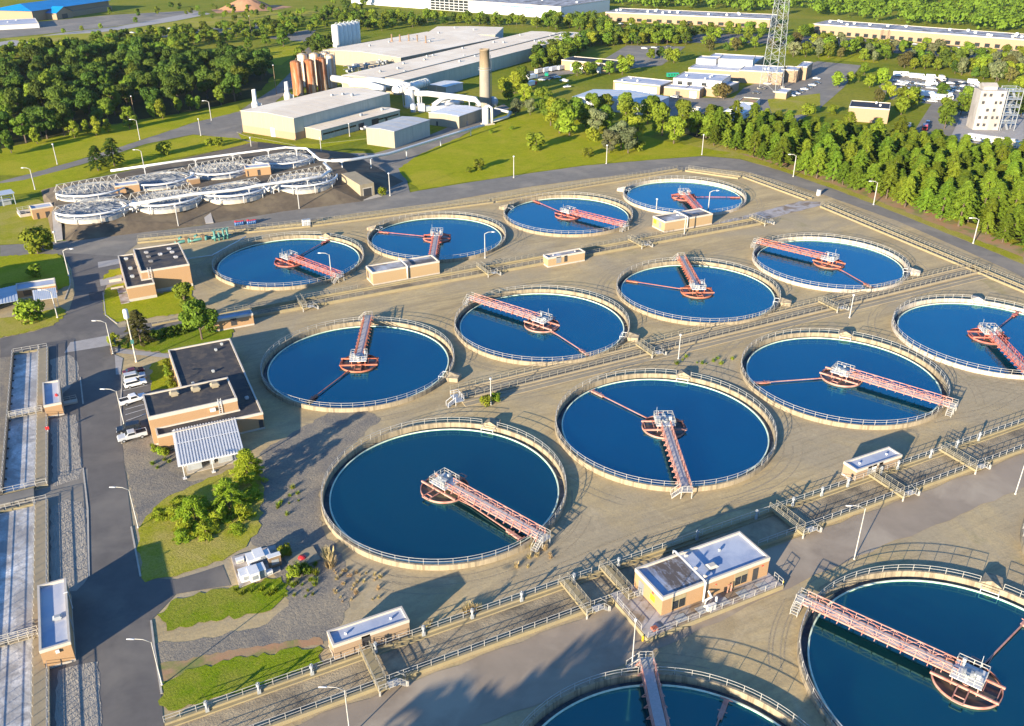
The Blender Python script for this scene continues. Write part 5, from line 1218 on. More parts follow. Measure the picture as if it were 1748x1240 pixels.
for a in (('white street lamp on the long grass strip at lower left, arm over the road',277,1170,1096,-1),('white street lamp at the edge of the bushy lawn, arm over the road',236,901,836,-1),
 ('white street lamp beside the parking bays, arm over the road',212,725,668,-1),('white street lamp beside the path and gate left of the conifer',193,604,551,-1),
 ('white street lamp beside the shaded lawn, arm to the right',118,471,428,1),('leaning white pole lamp in front of the white gate canopy',98.5,543,498,-1),
 ('tall white street lamp on the brown asphalt behind the lower right tank',1458,955,868,-1),('white street lamp near the right edge of the brown asphalt',1733,844,790,1),
 ('slim white street lamp beside the pump house platform',1078,1146,1060,0),('white street lamp at the bottom edge by the near channel',598,1258,1178,-1),
 ('short lamp pole beside the yellow bush at the middle channel',838,692,648,0),('lamp pole beside the middle channel above the nearest tank row',1158,613,573,0),('lamp pole at the middle channel between two right tanks',1450,543,505,0),
 ('hooked lamp at the near rim of the second far tank',828,441,399,1),('hooked lamp at the bridge end of the leftmost far tank',566,474,435,-1),('hooked lamp inside the view of the farthest tank',1209,358,328,1),('lamp pole in front of the farthest tank',1120,362,341,0),
 ('lamp pole in front of the tan booth below the farthest tank',1168,400,370,-1),
 ('lamp pole on the grass slope beside the road',877,304,268,0),('lamp pole on the grass near the slope trees',1035,280,249,0),('lamp pole at the road corner before the pines',1198,265,231,0),
 ('white road lamp at the bend below the pine stand',1354,302,266,-1),('white road lamp below the middle of the pine stand',1491,350,312,-1),('white road lamp below the right end of the pine stand',1661,416,375,-1),
 ('lamp pole on the lawn at the far left of the upper road',98,281,247,0),('lamp pole near the left end of the upper road',60,324,289,-1),('lamp pole on the grass strip below the dark wood',239,239,206,-1),('lamp pole where the upper road reaches the warehouse',361,206,174,-1),
 ('lamp pole on the lawn above the upper road bend',343,232,204,0),('lamp pole in the grass triangle near the warehouse',430,259,236,0),('lamp pole on the lawn behind the covered tanks',247,291,258,-1),
 ('lamp pole in front of the dark bank, centre',305,388,353,0),('lamp pole in front of the dark bank, right',511,357,322,0),('lamp pole beside the concrete tunnel mouth',666,335,297,0),('lamp pole in the lot below the warehouse annex',549,265,236,0),('lamp pole in front of the warehouse annex end',597,233,212,0),('lamp pole at the left pale ramp',96,414,397,0),
 ('utility pole on the meadow left of the white silos',430,68,28,0),('utility pole at the edge of the wood near the rusty silos',472,161,112,0),('utility pole in the dark wood, left part',42,222,195,0),('utility pole in the dark wood, right part',231,203,165,0)):
    lamp(*a,m='wood' if a[0].startswith('utility') else 'rail')
# tall flood light mast
p=g(233,618); H=hgt(233,618,545); t=thing('flood_light_mast','tall cream mast with a big white cylindrical lamp beside the dark conifer','lamp mast',(p.x,p.y,0))
b=MB(); b.lathe([(.35,0),(.30,.4),(.2,.5),(.15,H)],10); b.build('pole',M['concrete_pale'],t,True)
b=MB(); b.lathe([(.3,H),(.62,H+.3),(.62,H+2.2),(.5,H+2.5),(.01,H+2.55)],14); b.build('lamp_head',M['rail_white'],t,True)
b=MB(); b.box(-.35,.35,-.4,-.1,5,6); b.build('control_box',M['teal_paint'],t)
# ------------------------------------------------------------------ vehicles
def car_proto(kind,paint,label,group):
    t=thing('parked_'+('van' if kind=='van' else 'pickup' if kind=='pickup' else 'car'),label,{'van':'van','pickup':'pickup truck'}.get(kind,'car'),(0,0,0),0,group)
    if kind=='van':
        L,W=6.4,2.2; prof=[(-3.2,.45),(-3.2,2.75),(1.6,2.75),(2.2,1.55),(3.1,1.35),(3.2,.45)]; gl=(1.65,2.2,1.65,2.55)
    elif kind=='pickup':
        L,W=5.8,2.0; prof=[(-2.9,.5),(-2.9,1.25),(-.75,1.25),(-.6,1.85),(.75,1.85),(1.35,1.2),(2.75,1.1),(2.9,.5)]
    elif kind=='suv':
        L,W=4.9,1.95; prof=[(-2.4,.45),(-2.45,1.1),(-2.2,1.75),(.4,1.8),(1.15,1.12),(2.3,1.0),(2.45,.45)]
    else:
        L,W=4.7,1.85; prof=[(-2.3,.4),(-2.35,.95),(-1.75,1.02),(-1.1,1.42),(.3,1.42),(1.1,.95),(2.25,.82),(2.35,.4)]
    b=MB(); n=len(prof)
    def yw(z,zt=max(q[1] for q in prof)): 
        k=max(0,(z-1.0)/(max(zt,1.01)-1.0)) if kind!='van' else max(0,(z-1.4)/1.5); return W/2*(1-(.16 if kind!='van' else .06)*k)
    vs=[(x,-yw(z),z) for x,z in prof]+[(x,yw(z),z) for x,z in prof]
    b.add(vs,[tuple(range(n)),tuple(range(2*n-1,n-1,-1))]+[(i,n+i,n+(i+1)%n,(i+1)%n) for i in range(n)])
    o=b.build('body',M[paint],t)
    md=o.modifiers.new('bevel','BEVEL'); md.width=.07; md.segments=2; md.limit_method='ANGLE'
    b=MB(); s=[]
    def strip(x0,x1,z0,z1,dx0=0,dx1=0):
        for sg in (-1,1):
            y0,y1=sg*(yw(z0)+.012),sg*(yw(z1)+.012); q=[(x0,y0,z0),(x1,y0,z0),(x1-dx1,y1,z1),(x0+dx0,y1,z1)]
            b.add(q,[(0,1,2,3)] if sg<0 else [(3,2,1,0)])
    def pane(x0,z0,x1,z1):
        dx,dz=x1-x0,z1-z0; l=math.hypot(dx,dz); nx,nz=dz/l*.015,-dx/l*.015
        if nx*(x0+x1)<0 and abs(x0+x1)>.1: nx,nz=-nx,-nz
        if nz<0: nx,nz=-nx,-nz
        b.add([(x0+nx,-yw(z0)*.9,z0+nz),(x0+nx,yw(z0)*.9,z0+nz),(x1+nx,yw(z1)*.9,z1+nz),(x1+nx,-yw(z1)*.9,z1+nz)],[(0,1,2,3)])
    if kind=='van': strip(.7,1.75,1.6,2.4,0,.3); pane(2.15,1.62,1.68,2.6)
    elif kind=='pickup': strip(-.6,.95,1.28,1.74,.08,.3); pane(1.28,1.28,.80,1.79)
    elif kind=='suv': strip(-2.2,.9,1.15,1.66,.15,.35); pane(1.08,1.19,.47,1.73); pane(-2.42,1.15,-2.22,1.68)
    else: strip(-1.5,.85,1.0,1.36,.4,.5); pane(1.02,1.0,.36,1.38); pane(-1.68,1.06,-1.16,1.39)
    b.build('windows',M['glass'],t)
    for x in (-L*.30,L*.31):
        for sg in (-1,1):
            b=MB(); y=sg*(W/2-.08); r=.37 if kind!='car' else .33; m=14
            b.add([(x+r*math.cos(2*math.pi*i/m),y+s2*.13,r+r*math.sin(2*math.pi*i/m)) for s2 in (-1,1) for i in range(m)],[tuple(range(m)),tuple(range(2*m-1,m-1,-1))]+[(i,m+i,m+(i+1)%m,(i+1)%m) for i in range(m)])
            wh=b.build('wheel',M['tyre'],t)
            b=MB(); y2=y+sg*.14; b.add([(x+r*.58*math.cos(2*math.pi*i/m),y2,r+r*.58*math.sin(2*math.pi*i/m)) for i in range(m)],[tuple(range(m)) if sg<0 else tuple(range(m-1,-1,-1))]); b.build('rim',M['galv'],wh)
    if kind=='pickup':
        b=MB(); b.box(-2.75,-.85,-.82,.82,1.256,1.262); b.build('cargo_bed',M['tyre'],t)
        b=MB()
        for sg in (-1,1): b.box(-2.85,-.8,sg*.88-.07,sg*.88+.07,1.255,1.36)
        b.box(-2.9,-2.78,-.8,.8,1.255,1.36); b.build('bed_rail',M[paint],t)
    b=MB()
    for sg in (-1,1): b.box(L/2-.09,L/2-.01,sg*W*.36-.2,sg*W*.36+.2,.66,.86) if kind!='van' else b.box(L/2-.09,L/2+.0,sg*W*.36-.2,sg*W*.36+.2,.8,1.1)
    b.build('headlight',M['rail_white'],t)
    return t
def park(t,px_,py,hx,hy):
    """stand the vehicle at photo spot px_,py, nose toward hx,hy"""
    a,c=g(px_,py),g(hx,hy); t.location=(a.x,a.y,.06); t.rotation_euler=(0,0,math.atan2(c.y-a.y,c.x-a.x)); return t
gp='vehicles parked beside the works building'
park(car_proto('car','car_maroon','dark car with maroon tail, first in the row nearest the lamp mast',gp),229,638,249,633)
park(car_proto('suv','car_silver','silver estate car between the dark car and the white off-roader',gp),231,648,251,644)
park(car_proto('suv','car_white','white off-roader with dark windows, third in the parked row',gp),232,659,252,654)
park(car_proto('pickup','car_white','white pickup with empty open bed, alone in the middle bays',gp),228,687,248,681)
park(car_proto('suv','car_dark','dark blue car beside the silver pickup at the lower bays',gp),221,736,201,740)
park(car_proto('pickup','car_silver','silver pickup with dark bed, lowest of the parked row',gp),227,749,207,754)
b=MB()
for (xa,ya),(xb,yb) in (((210,668),(252,658)),((213,681),(250,672)),((214,700),(246,691)),((214,709),(248,699)),((216,719),(250,707)),((212,655),(216,655))):
    A,B=g(xa,ya),g(xb,yb); d=(B-A).normalized(); n=Vector((-d.y,d.x,0))*.07; b.add([A-n+Vector((0,0,.102)),B-n+Vector((0,0,.102)),B+n+Vector((0,0,.102)),A+n+Vector((0,0,.102))],[(0,1,2,3)])
o=b.build('road_marking',M['paint_line']); o['kind']='structure'
# vehicle park far right: prototypes copied
vg='white vans in the far vehicle park'; cg='cars parked on the distant lots'
pv=car_proto('van','car_white','white van parked in the far vehicle park behind the brick building',vg)
pc={k:car_proto('car','car_'+k,l,cg) for k,l in (('white','small white car parked on the distant lots'),('dark','small dark car parked on the distant lots'),('silver','small silver car parked on the distant lots'))}
used=set()
def put(proto,x,y,a,sc=1.0,label=None):
    o=proto if proto.name not in used else copy_tree(proto); used.add(proto.name)
    p=g(x,y); o.location=(p.x,p.y,.06); o.rotation_euler=(0,0,R_(a)); o.scale=(sc,)*3
    if label: o['label']=label
    return o
for x,y in ((1534,131),(1545,131),(1562,134),(1571,135),(1590,136),(1661,144),(1559,162),(1569,163),(1578,165),(1587,166),(1546,159),(1590,145),(1552,160)): put(pv,x,y,-50,1.1)
for i,(x,y) in enumerate(((1580,137),(1598,138),(1543,144),(1614,142),(1622,144),(1632,143),(1640,142),(1636,147),(1645,149),(1652,150),(1660,153),(1668,152),(1674,149),(1680,147),(1658,149),(1648,145),(1670,146),(1666,157),(1620,159),(1656,170))): put(pc[('white','dark','silver','dark')[i%4]],x,y,-50+40*(i%2))
rr_=random.Random(12)
for (xa,ya),(xb,yb),n in (((1530,140),(1650,156),13),((1556,170),(1600,176),6),((1618,150),(1690,160),10),((1290,160),(1330,130),4),((1352,165),(1400,140),7),((1642,165),(1700,172),6),((1534,146),(1640,158),12),((1545,154),(1600,162),7),((1080,166),(1180,172),6),((900,143),(960,132),7),((1100,84),(1150,80),6),((1410,64),(1740,92),22),((1060,42),(1300,55),14),((200,60),(330,46),10)):
    for i in range(n):
        if rr_.random()<.8: put(pc[rr_.choice(('white','dark','silver','dark','silver'))],xa+(xb-xa)*i/n+rr_.uniform(-.6,.6),ya+(yb-ya)*i/n,-50+rr_.uniform(-4,4))
def bigbox(label,x,y,L,W,H,m,a,name,cat,group=None,cab=None,stripe=None):
    p=g(x,y); t=thing(name,label,cat,(p.x,p.y,0),R_(a),group)
    b=MB(); b.box(-L/2,L/2,-W/2,W/2,.7,H); o=b.build('body',M[m],t); md=o.modifiers.new('bevel','BEVEL'); md.width=.15; md.segments=2
    if cab: b=MB(); b.box(L/2+.1,L/2+2.1,-W/2+.1,W/2-.1,.6,2.6); b.build('cab',M[cab],t); b=MB(); b.box(L/2+2.1,L/2+2.13,-W/2+.25,W/2-.25,1.5,2.4); b.build('windscreen',M['glass'],t)
    else:
        b=MB()
        for k in range(4): b.box(-L/2+.8+k*L/4.5,-L/2+1.8+k*L/4.5,-W/2-.02,-W/2+.1,1.6,2.3)
        b.build('window',M['glass'],t)
    if stripe: b=MB(); b.box(-L/2+.1,L/2-.1,-W/2-.03,W/2+.03,1.1,1.5); b.build('stripe',M[stripe],t)
    for k in (-L*.32,L*.3): 
        b=MB(); b.box(k-.45,k+.45,-W/2+.05,W/2-.05,0,.8); b.build('wheel',M['tyre'],t)
    return t
bigbox('long white camper trailer with blue band behind the pine stand',1672,243,11,2.6,3.4,'car_white',-68,'camper_trailer','trailer',stripe='car_blue')
bigbox('cream motorhome at the right edge behind the pine stand',1712,248,9,2.6,3.4,'car_cream',-68,'motorhome','motorhome',cab='car_cream')
bigbox('white box trailer among the vans of the far vehicle park',1601,172,7.5,2.5,3.6,'car_white',-60,'box_trailer','trailer')
bigbox('white lorry with dark door mark beside the round tree in the vehicle park',1618,169,5,2.4,3.4,'car_white',-120,'box_truck','lorry',cab='car_white')
bigbox('pink-cream box van standing in the van row of the vehicle park',1606,139,5,2.4,3.6,'car_cream',-120,'box_truck','lorry',cab='car_white')
bigbox('red lorry on the lane behind the pine stand',1578,222,4.5,2.4,2.8,'car_red',-140,'box_truck','lorry',cab='car_red')
park(car_proto('suv','car_blue','blue car behind the red lorry on the lane',None),1583,213,1580,222); park(car_proto('suv','car_silver','silver car at the edge of the pine stand shade',None),1551,217,1548,224)
park(car_proto('suv','car_silver','silver car under the tan workshop wall in shade',None),1151,168,1140,166)
for x,y,l,c in ((906,136,'white tank lorry by the trees left of the brown depot','car_white'),(904,148,'white lorry with red cab below the tank lorry','car_white'),(921,126,'cream lorry in the row beside the brown depot','car_cream'),(932,124,'pale lorry second in the row beside the brown depot','car_white'),(945,122,'white lorry third in the row beside the brown depot','car_white'),(958,120,'grey lorry nearest the brown depot doors','car_silver')):
    bigbox(l,x,y,8,2.5,3.2,c,25,'parked_lorry','lorry','lorries beside the brown depot',cab='car_red' if 'red' in l else 'car_white')
bigbox('green skip container in the lorry row beside the brown depot',933,131,5,2.4,2.4,'car_green',60,'skip_container','container'); bigbox('green roofed container beside the white office block',1148,133,8,2.6,3,'car_green',-20,'green_container','container')
park(car_proto('pickup','car_white','white pickup on the lorry lot below the brown depot',None),963,140,955,139); park(car_proto('car','car_white','white car on the lorry lot beside the low shed end',None),968,150,958,151)
park(car_proto('car','car_white','white car parked in the bay strip right of the lattice tower',None),1394,136,1403,137)
park(car_proto('pickup','car_silver','dark pickup standing on the lot in front of the warehouse annex',None),625,222,630,221)
# ------------------------------------------------------------------ equipment and small things
def pump_set(label,x,y,L,a):
    p=g(x,y); t=thing('pump_unit',label,'pump',(p.x,p.y,0),R_(a),'green pumps along the road channel')
    b=MB(); b.box(-L/2,L/2,-.7,.7,0,.35); b.build('base',M['concrete'],t)
    b=MB(); b.tube([(-L/2,0,1),(L/2,0,1)],.45,10); b.tube([(-L/4,0,1),(-L/4,0,2.2),(-L/4+1,0,2.6)],.35,10); b.lathe([(.7,.4),(.7,1.6),(.3,1.9)],12,c=(L/4,0)); b.build('casing',M['teal_paint'],t,True)
    b=MB(); b.box(L*.05,L*.2,-.5,.5,.5,2.3); b.box(-L*.45,-L*.36,-.4,.4,.4,1.9); b.build('motor',M['wood'],t)
pump_set('green pump with brown motor behind the brick building',315,417,6,8); pump_set('low green pump between the brick building and the far tank',343,413,7,8)
p=g(378,410); t=thing('valve_manifold','tall teal valve manifold with handwheels beside the leftmost far tank','manifold',(p.x,p.y,0),R_(8))
b=MB()
for x in (-2,-.6,.9,2.2): b.tube([(x,0,0),(x,0,3.2+.5*math.sin(x*3))],.35,8); b.tube([(x,-.9,1.6),(x,.9,1.6)],.4,8)
b.tube([(-3,0,1.2),(3.4,0,1.2)],.4,8); b.build('pipework',M['teal_paint'],t,True)
b=MB()
for x in (-2,-.6,.9,2.2): b.lathe([(.7,3.6),(.7,3.75),(.55,3.75),(.55,3.6)],12,closed=True,c=(x,0))
b.build('handwheel',M['teal_paint'],t)
t=piperun('thin white pipe angled across the ground from the brick building to the tank rim',[(320,442,.5),(362,436,.6),(420,404,1.6)],.16,False)
for i,(x,y,l,a) in enumerate(((403,386,'blue and red drum row standing on the road by the dark bank, left','car_blue'),(424,384,'blue and red drum row standing on the road by the dark bank, right','car_blue'))):
    for k in range(6):
        p=g(x+3.0*(k%5),y-.5*(k%5)-1.6*(k//5)); t=thing('storage_drum','blue drum with red lid in the row on the road by the dark bank','drum',(p.x,p.y,.05),0,'blue drums on the road')
        b=MB(); b.lathe([(.01,0),(.42,0),(.46,.5),(.42,1.35),(.01,1.35)],10); b.build('drum_body',M[a],t,True); b=MB(); b.lathe([(.47,1.36),(.47,1.46),(.01,1.5)],10); b.build('drum_lid',M['red_sign'],t)
for x,y,l in ((520,386,'pale upright box on the rail channel left of its twin'),(527,385,'pale upright box on the rail channel right of its twin'),(1397,334,'pale box on the channel beside the dusty lane end')):
    p=g(x,y); t=thing('control_box',l,'control box',(p.x,p.y,0),R_(10)); b=MB(); b.box(-.6,.6,-.5,.5,0,2.2); b.build('box_body',M['metal_white'],t); b=MB(); b.box(-.7,.7,-.6,.6,2.203,2.3); b.build('box_lid',M['galv'],t)
# equipment pad with air handling units
p=g(437,972); t0=thing('equipment_pad','square concrete pad carrying grey cabinets beside the weedy gravel','pad',(p.x,p.y,0),R_(2))
A=[g(*q)-Vector((p.x,p.y,0)) for q in ((396,953),(469,933),(478,975),(410,1004))]; rz=Matrix.Rotation(-R_(2),3,'Z'); A=[rz@v for v in A]
b=MB(); b.prism([(v.x,v.y) for v in A],0,.30); b.build('slab',M['slab'],t0); b=MB(); b.prism(offset([(v.x,v.y) for v in (A if area([(v.x,v.y) for v in A])>0 else A[::-1])],.12),0,.2); b.build('slab_edge',M['concrete_pale'],t0)
def cab(label,x,y,w,d,h,m,nm='equipment_cabinet'):
    p=g(x,y,.3); t=thing(nm,label,'cabinet',(p.x,p.y,.3),R_(3),'cabinets on the equipment pad')
    b=MB(); b.box(-w/2,w/2,-d/2,d/2,.12,h); b.box(-w/2+.1,w/2-.1,-d/2+.1,d/2-.1,0,.12); b.build('cabinet_body',M[m],t); b=MB(); b.box(-w/2-.06,w/2+.06,-d/2-.06,d/2+.06,h+.003,h+.09); b.build('cabinet_lid',M['metal_white'],t); b=MB(); b.box(-w*.3,w*.3,-d/2-.04,-d/2+.02,h*.3,h*.75); b.build('cabinet_door',M['galv'],t)
for q in (('large pale cabinet in the rear row of the equipment pad',434,962,2.0,2.1,1.6,'metal_white'),('rear right grey cabinet of the equipment pad',443,958,1.5,2.4,1.7,'galv'),('darker blue-grey cabinet behind the right gap of the pad',453,957,1.7,1.6,1.5,'metal_roof_blue'),('front left white cabinet of the equipment pad',422,987,2.2,1.9,1.5,'metal_white'),('front middle white cabinet of the equipment pad',434,987,1.5,2.2,1.7,'metal_white'),('front right grey cabinet of the equipment pad',445,981,1.5,2.0,1.5,'galv'),('tall tan cabinet at the right edge of the equipment pad',470,966,2.0,.9,2.2,'wood'),('low white box between the front cabinets and the tan one',460,980,1.0,.7,.6,'metal_white'),('slim white transformer at the rear left of the pad',410,960,1.2,.8,.7,'coping')): cab(*q)
p=g(516,954); t=thing('concrete_hatch','sloping concrete slab with a red hatch beside the equipment pad','hatch',(p.x,p.y,0),R_(4)); b=MB(); b.box(-2.6,2.6,-2,2,0,.25); b.build('slab',M['concrete'],t); b=MB(); b.lathe([(.01,.50),(.6,.45),(.7,.26)],14); b.build('hatch_lid',M['red_sign'],t,True)
p=g(191,600); t=thing('gate_board','brown timber gate frame with blue board beside the path lamp','gate',(p.x,p.y,0),R_(85)); b=MB()
for x in (-2.2,0,2.2): b.bar((x,0,0),(x,0,1.8),.2)
for z in (.5,1.1,1.7): b.bar((-2.2,0,z),(2.2,0,z),.12)
b.build('frame',M['wood'],t); b=MB(); b.box(2.4,4.0,-1.0,-.8,.3,2.4); b.build('board',M['teal_paint'],t)
p=g(84,744); t=thing('life_ring_post','small red and white safety post on the basin wall','safety post',(p.x,p.y,.9)); b=MB(); b.bar((0,0,0),(0,0,1.4),.14); b.build('post',M['rail_white'],t); b=MB(); b.box(-.35,.35,-.12,.12,.6,1.3); b.build('ring_holder',M['red_sign'],t)
# railing on the left of the small gate path and by the conifer
for l,P in (('pipe railing along the ramp below the brown brick building',((260,557),(300,549),(330,543))),('short railing beside the timber gate',((188,585),(215,578),(250,571)))):
    a=g(*P[0]); t=thing('ramp_railing',l,'railing',(a.x,a.y,0)); b=MB()
    for u,v in zip(P,P[1:]): line_rail(b,g(*u)-Vector((a.x,a.y,0)),g(*v)-Vector((a.x,a.y,0)),1.1,1.5,.085)
    b.build('handrail',M['rail_dull'],t)
    b=MB()
    for u,v in zip(P,P[1:]): b.bar(g(*u)-Vector((a.x,a.y,-.25)),g(*v)-Vector((a.x,a.y,-.25)),.35,.5)
    b.build('low_wall',M['concrete_yellow'],t)
# building beyond the left edge whose shadow reaches the junction
c=g(150,447); d=Vector((math.cos(SH_AZ),math.sin(SH_AZ),0)); q=c-d*52
t=thing('brick_building','tall brick building beyond the left edge of the picture','building',(q.x,q.y,0)); flat(t,rect(-18,0,-16,10),10.5,'brick','roof_dark')
# ------------------------------------------------------------------ trees and plants
def leaf_quads(b,c,nrm,size,rnd,mi=0,asp=.7):
    n=Vector(nrm).normalized(); a=n.cross(Vector((rnd.uniform(-1,1),rnd.uniform(-1,1),rnd.uniform(-1,1))))
    if a.length<1e-3: a=Vector((1,0,0))
    a.normalize(); d=n.cross(a); a*=size/2; d*=size/2*asp
    b.add([c-a-d,c+a-d*.6,c+a*.8+d,c-a*.7+d],[(0,1,2,3)],mi)
def broad_crown(b,seed,H,R,n,size,base=.22,mi=0,lobes=13,flatn=1.0):
    rnd=random.Random(seed); cz=H*(base+1)/2; hz=H*(1-base)/2; L=[]
    for i in range(lobes):
        z=rnd.uniform(-.85,.9); a=rnd.uniform(0,2*math.pi)+i*2.4; rr=math.sqrt(max(.05,1-z*z))*rnd.uniform(.45,.8)
        L.append((Vector((R*rr*math.cos(a),R*rr*math.sin(a),cz+hz*z*.78)),R*rnd.uniform(.32,.55)))
    L.append((Vector((0,0,cz+hz*.35)),R*.6))
    for i in range(n):
        c,r=L[rnd.randrange(len(L))]
        v=Vector((rnd.gauss(0,1),rnd.gauss(0,1),rnd.gauss(.25,1))).normalized()
        p=c+Vector((v.x*r,v.y*r,v.z*r*.8*flatn))*rnd.uniform(.72,1.06)
        nn=v+Vector((rnd.uniform(-.7,.7),rnd.uniform(-.7,.7),rnd.uniform(-.3,.8)))
        leaf_quads(b,p,nn,size*rnd.uniform(.6,1.35),rnd,mi)
    return L
def trunk(b,H,r,seed,mi=0,top=.75,limbs=None):
    rnd=random.Random(seed); b.tube([(0,0,-.2),(rnd.uniform(-.1,.1)*r*3,0,H*top*.5),(rnd.uniform(-.4,.4),rnd.uniform(-.4,.4),H*top)],r,7,mi,r2=r*.3)
    for c,q in (limbs or [])[:6]: b.tube([(0,0,c.z*.5),(c.x*.5,c.y*.5,c.z*.8),(c.x,c.y,c.z)],r*.45,5,mi,r2=r*.12)
def pine_crown(b,seed,H,R,n,size,base=.14,mi=0,asp=.34):
    rnd=random.Random(seed); lv=int(H/.85); k=0; per=max(2,n//(lv*6))
    for i in range(lv):
        f=(i+.5)/lv; z=H*(base+(1-base)*f); L=R*((1-f)**.6)*rnd.uniform(.7,1.2)+.35; nb=rnd.choice((5,6,6,7)); a0=rnd.uniform(0,6.28)
        for j in range(nb):
            a=a0+2*math.pi*j/nb+rnd.uniform(-.25,.25); l=L*rnd.uniform(.7,1.15); d=Vector((math.cos(a),math.sin(a),0))
            for q in range(per):
                s=rnd.uniform(.25,1)**.7; p=d*l*s+Vector((rnd.uniform(-.3,.3),rnd.uniform(-.3,.3),z+.38*l*s*(1-f*.2)-.42*l*s*s+rnd.uniform(-.2,.2)))
                nn=Vector((d.x*.35+rnd.uniform(-.5,.5),d.y*.35+rnd.uniform(-.5,.5),1+rnd.uniform(-.4,.3)))
                leaf_quads(b,p,nn,size*rnd.uniform(.7,1.3),rnd,mi,asp)
def tree_proto(name,label,cat,kind,seed,H,R,n,size,lm,group,parts=True,base=None):
    """a tree with its own trunk and crown; parts=False joins both for trees a few pixels high"""
    L=None
    if parts:
        t=thing(name,label,cat,(0,0,0),0,group); b=MB()
        if kind=='pine': pine_crown(b,seed,H,R,n,size,base if base is not None else .14,0,.17 if lm=='leaf_feather' else .34)
        else: L=broad_crown(b,seed,H,R,n,size,base if base is not None else .22)
        b.build('crown',M[lm],t); b=MB(); trunk(b,H,H*.022+.06,seed,0,.9 if kind=='pine' else .7,L); b.build('trunk',M['bark'],t)
        return t
    b=MB()
    if kind=='pine': pine_crown(b,seed,H,R,n,size,.08,0)
    else: broad_crown(b,seed,H,R,n,size,.12 if base is None else base,0)
    trunk(b,H,H*.022+.06,seed,1,.7)
    return tag(b.build(name,[M[lm],M['bark']]),label,cat,group)
_seen=set(); HID=[]
def plant(proto,p,s=1.0,rz=None,label=None,group=None,rnd=random):
    o=proto if proto.name not in _seen else copy_tree(proto); _seen.add(proto.name)
    o.location=(p[0],p[1],0); o.rotation_euler=(0,0,rnd.uniform(0,6.28) if rz is None else rz); k=rnd.uniform(.92,1.1)
    o.scale=(s*k,s*k,s*rnd.uniform(.94,1.08))
    if label: o['label']=label
    if group: o['group']=group
    return o
def inside(p,poly):
    c=False; n=len(poly); j=n-1
    for i in range(n):
        if (poly[i][1]>p[1])!=(poly[j][1]>p[1]) and p[0]<(poly[j][0]-poly[i][0])*(p[1]-poly[i][1])/(poly[j][1]-poly[i][1])+poly[i][0]: c=not c
        j=i
    return c
def fill(pts,d,nmax,seed,grad=None):
    poly=px(*pts); rnd=random.Random(seed); x0,x1=min(q[0] for q in poly),max(q[0] for q in poly); y0,y1=min(q[1] for q in poly),max(q[1] for q in poly); out=[]; tries=0
    while len(out)<nmax and tries<nmax*400:
        tries+=1; p=(rnd.uniform(x0,x1),rnd.uniform(y0,y1))
        if not inside(p,poly): continue
        dd=d*(1 if grad is None else grad(p))
        if any((p[0]-q[0])**2+(p[1]-q[1])**2<dd*dd for q in out): continue
        out.append(p)
    return out
def show(ts): return ts
rt_=random.Random(77)
# dark wood at upper left
WG='trees of the dark wood at upper left'
wood=[tree_proto('woodland_tree','tall broadleaf tree in the dense dark wood at upper left','tree','b',s,15,5.2,3200,.80,m,WG) for s,m in ((1,'leaf_dark'),(2,'leaf_dark'),(3,'leaf_mid'),(4,'leaf_dark'))]
wood.append(tree_proto('woodland_tree','slender brighter broadleaf tree among the dark wood at upper left','tree','b',5,14,3.6,2600,.75,'leaf_mid','brighter trees of the wood'))
wp=fill([(-60,262),(0,256),(60,244),(140,226),(250,204),(300,196),(390,176),(440,168),(462,140),(440,112),(350,104),(250,98),(150,104),(60,110),(-60,128)],7.6,215,5)
for i,p in enumerate(wp): plant(wood[rt_.choice((0,1,3,2,0,1,3,4))],p,rt_.uniform(.72,1.2),rnd=rt_)
# bright small trees along the wood's edge
EG='young bright trees along the edge of the dark wood'
edge=[tree_proto('young_tree','young bright tree on the grass edge of the dark wood','tree','b',s,9,2.9,1600,.65,m,EG,base=.06) for s,m in ((11,'leaf_mid'),(12,'leaf_bright'))]
for x,y,s in ((128,236,.9),(165,232,1.0),(222,220,1.25),(262,204,.9),(278,203,1.1),(305,195,1.0),(325,188,1.0),(340,190,.9),(378,180,1.1),(405,165,1.3),(150,228,.8),(118,226,.9),(185,226,.7),(64,246,.9),(20,262,1.1),(-4,270,1.0)): plant(edge[rt_.randrange(2)],g(x,y),s,rnd=rt_)
# pine stand at the right
PG='pines of the stand beside the right road'
pines=[tree_proto('pine_tree','bushy green pine in the stand along the right road','pine','pine',s,H,R,4800,.92,'needle',PG) for s,H,R in ((21,12.5,4.9),(22,14.2,5.1),(23,11,4.7),(24,13.2,4.4))]
pp=fill([(1218,250),(1262,258),(1300,278),(1360,295),(1430,318),(1500,338),(1560,362),(1640,392),(1748,428),(1850,470),(1900,430),(1860,320),(1748,290),(1640,276),(1560,262),(1500,252),(1400,240),(1300,228),(1240,222),(1205,228)],5.0,295,9)
for p in pp: plant(pines[rt_.randrange(4)],p,rt_.uniform(.62,1.15),rnd=rt_)
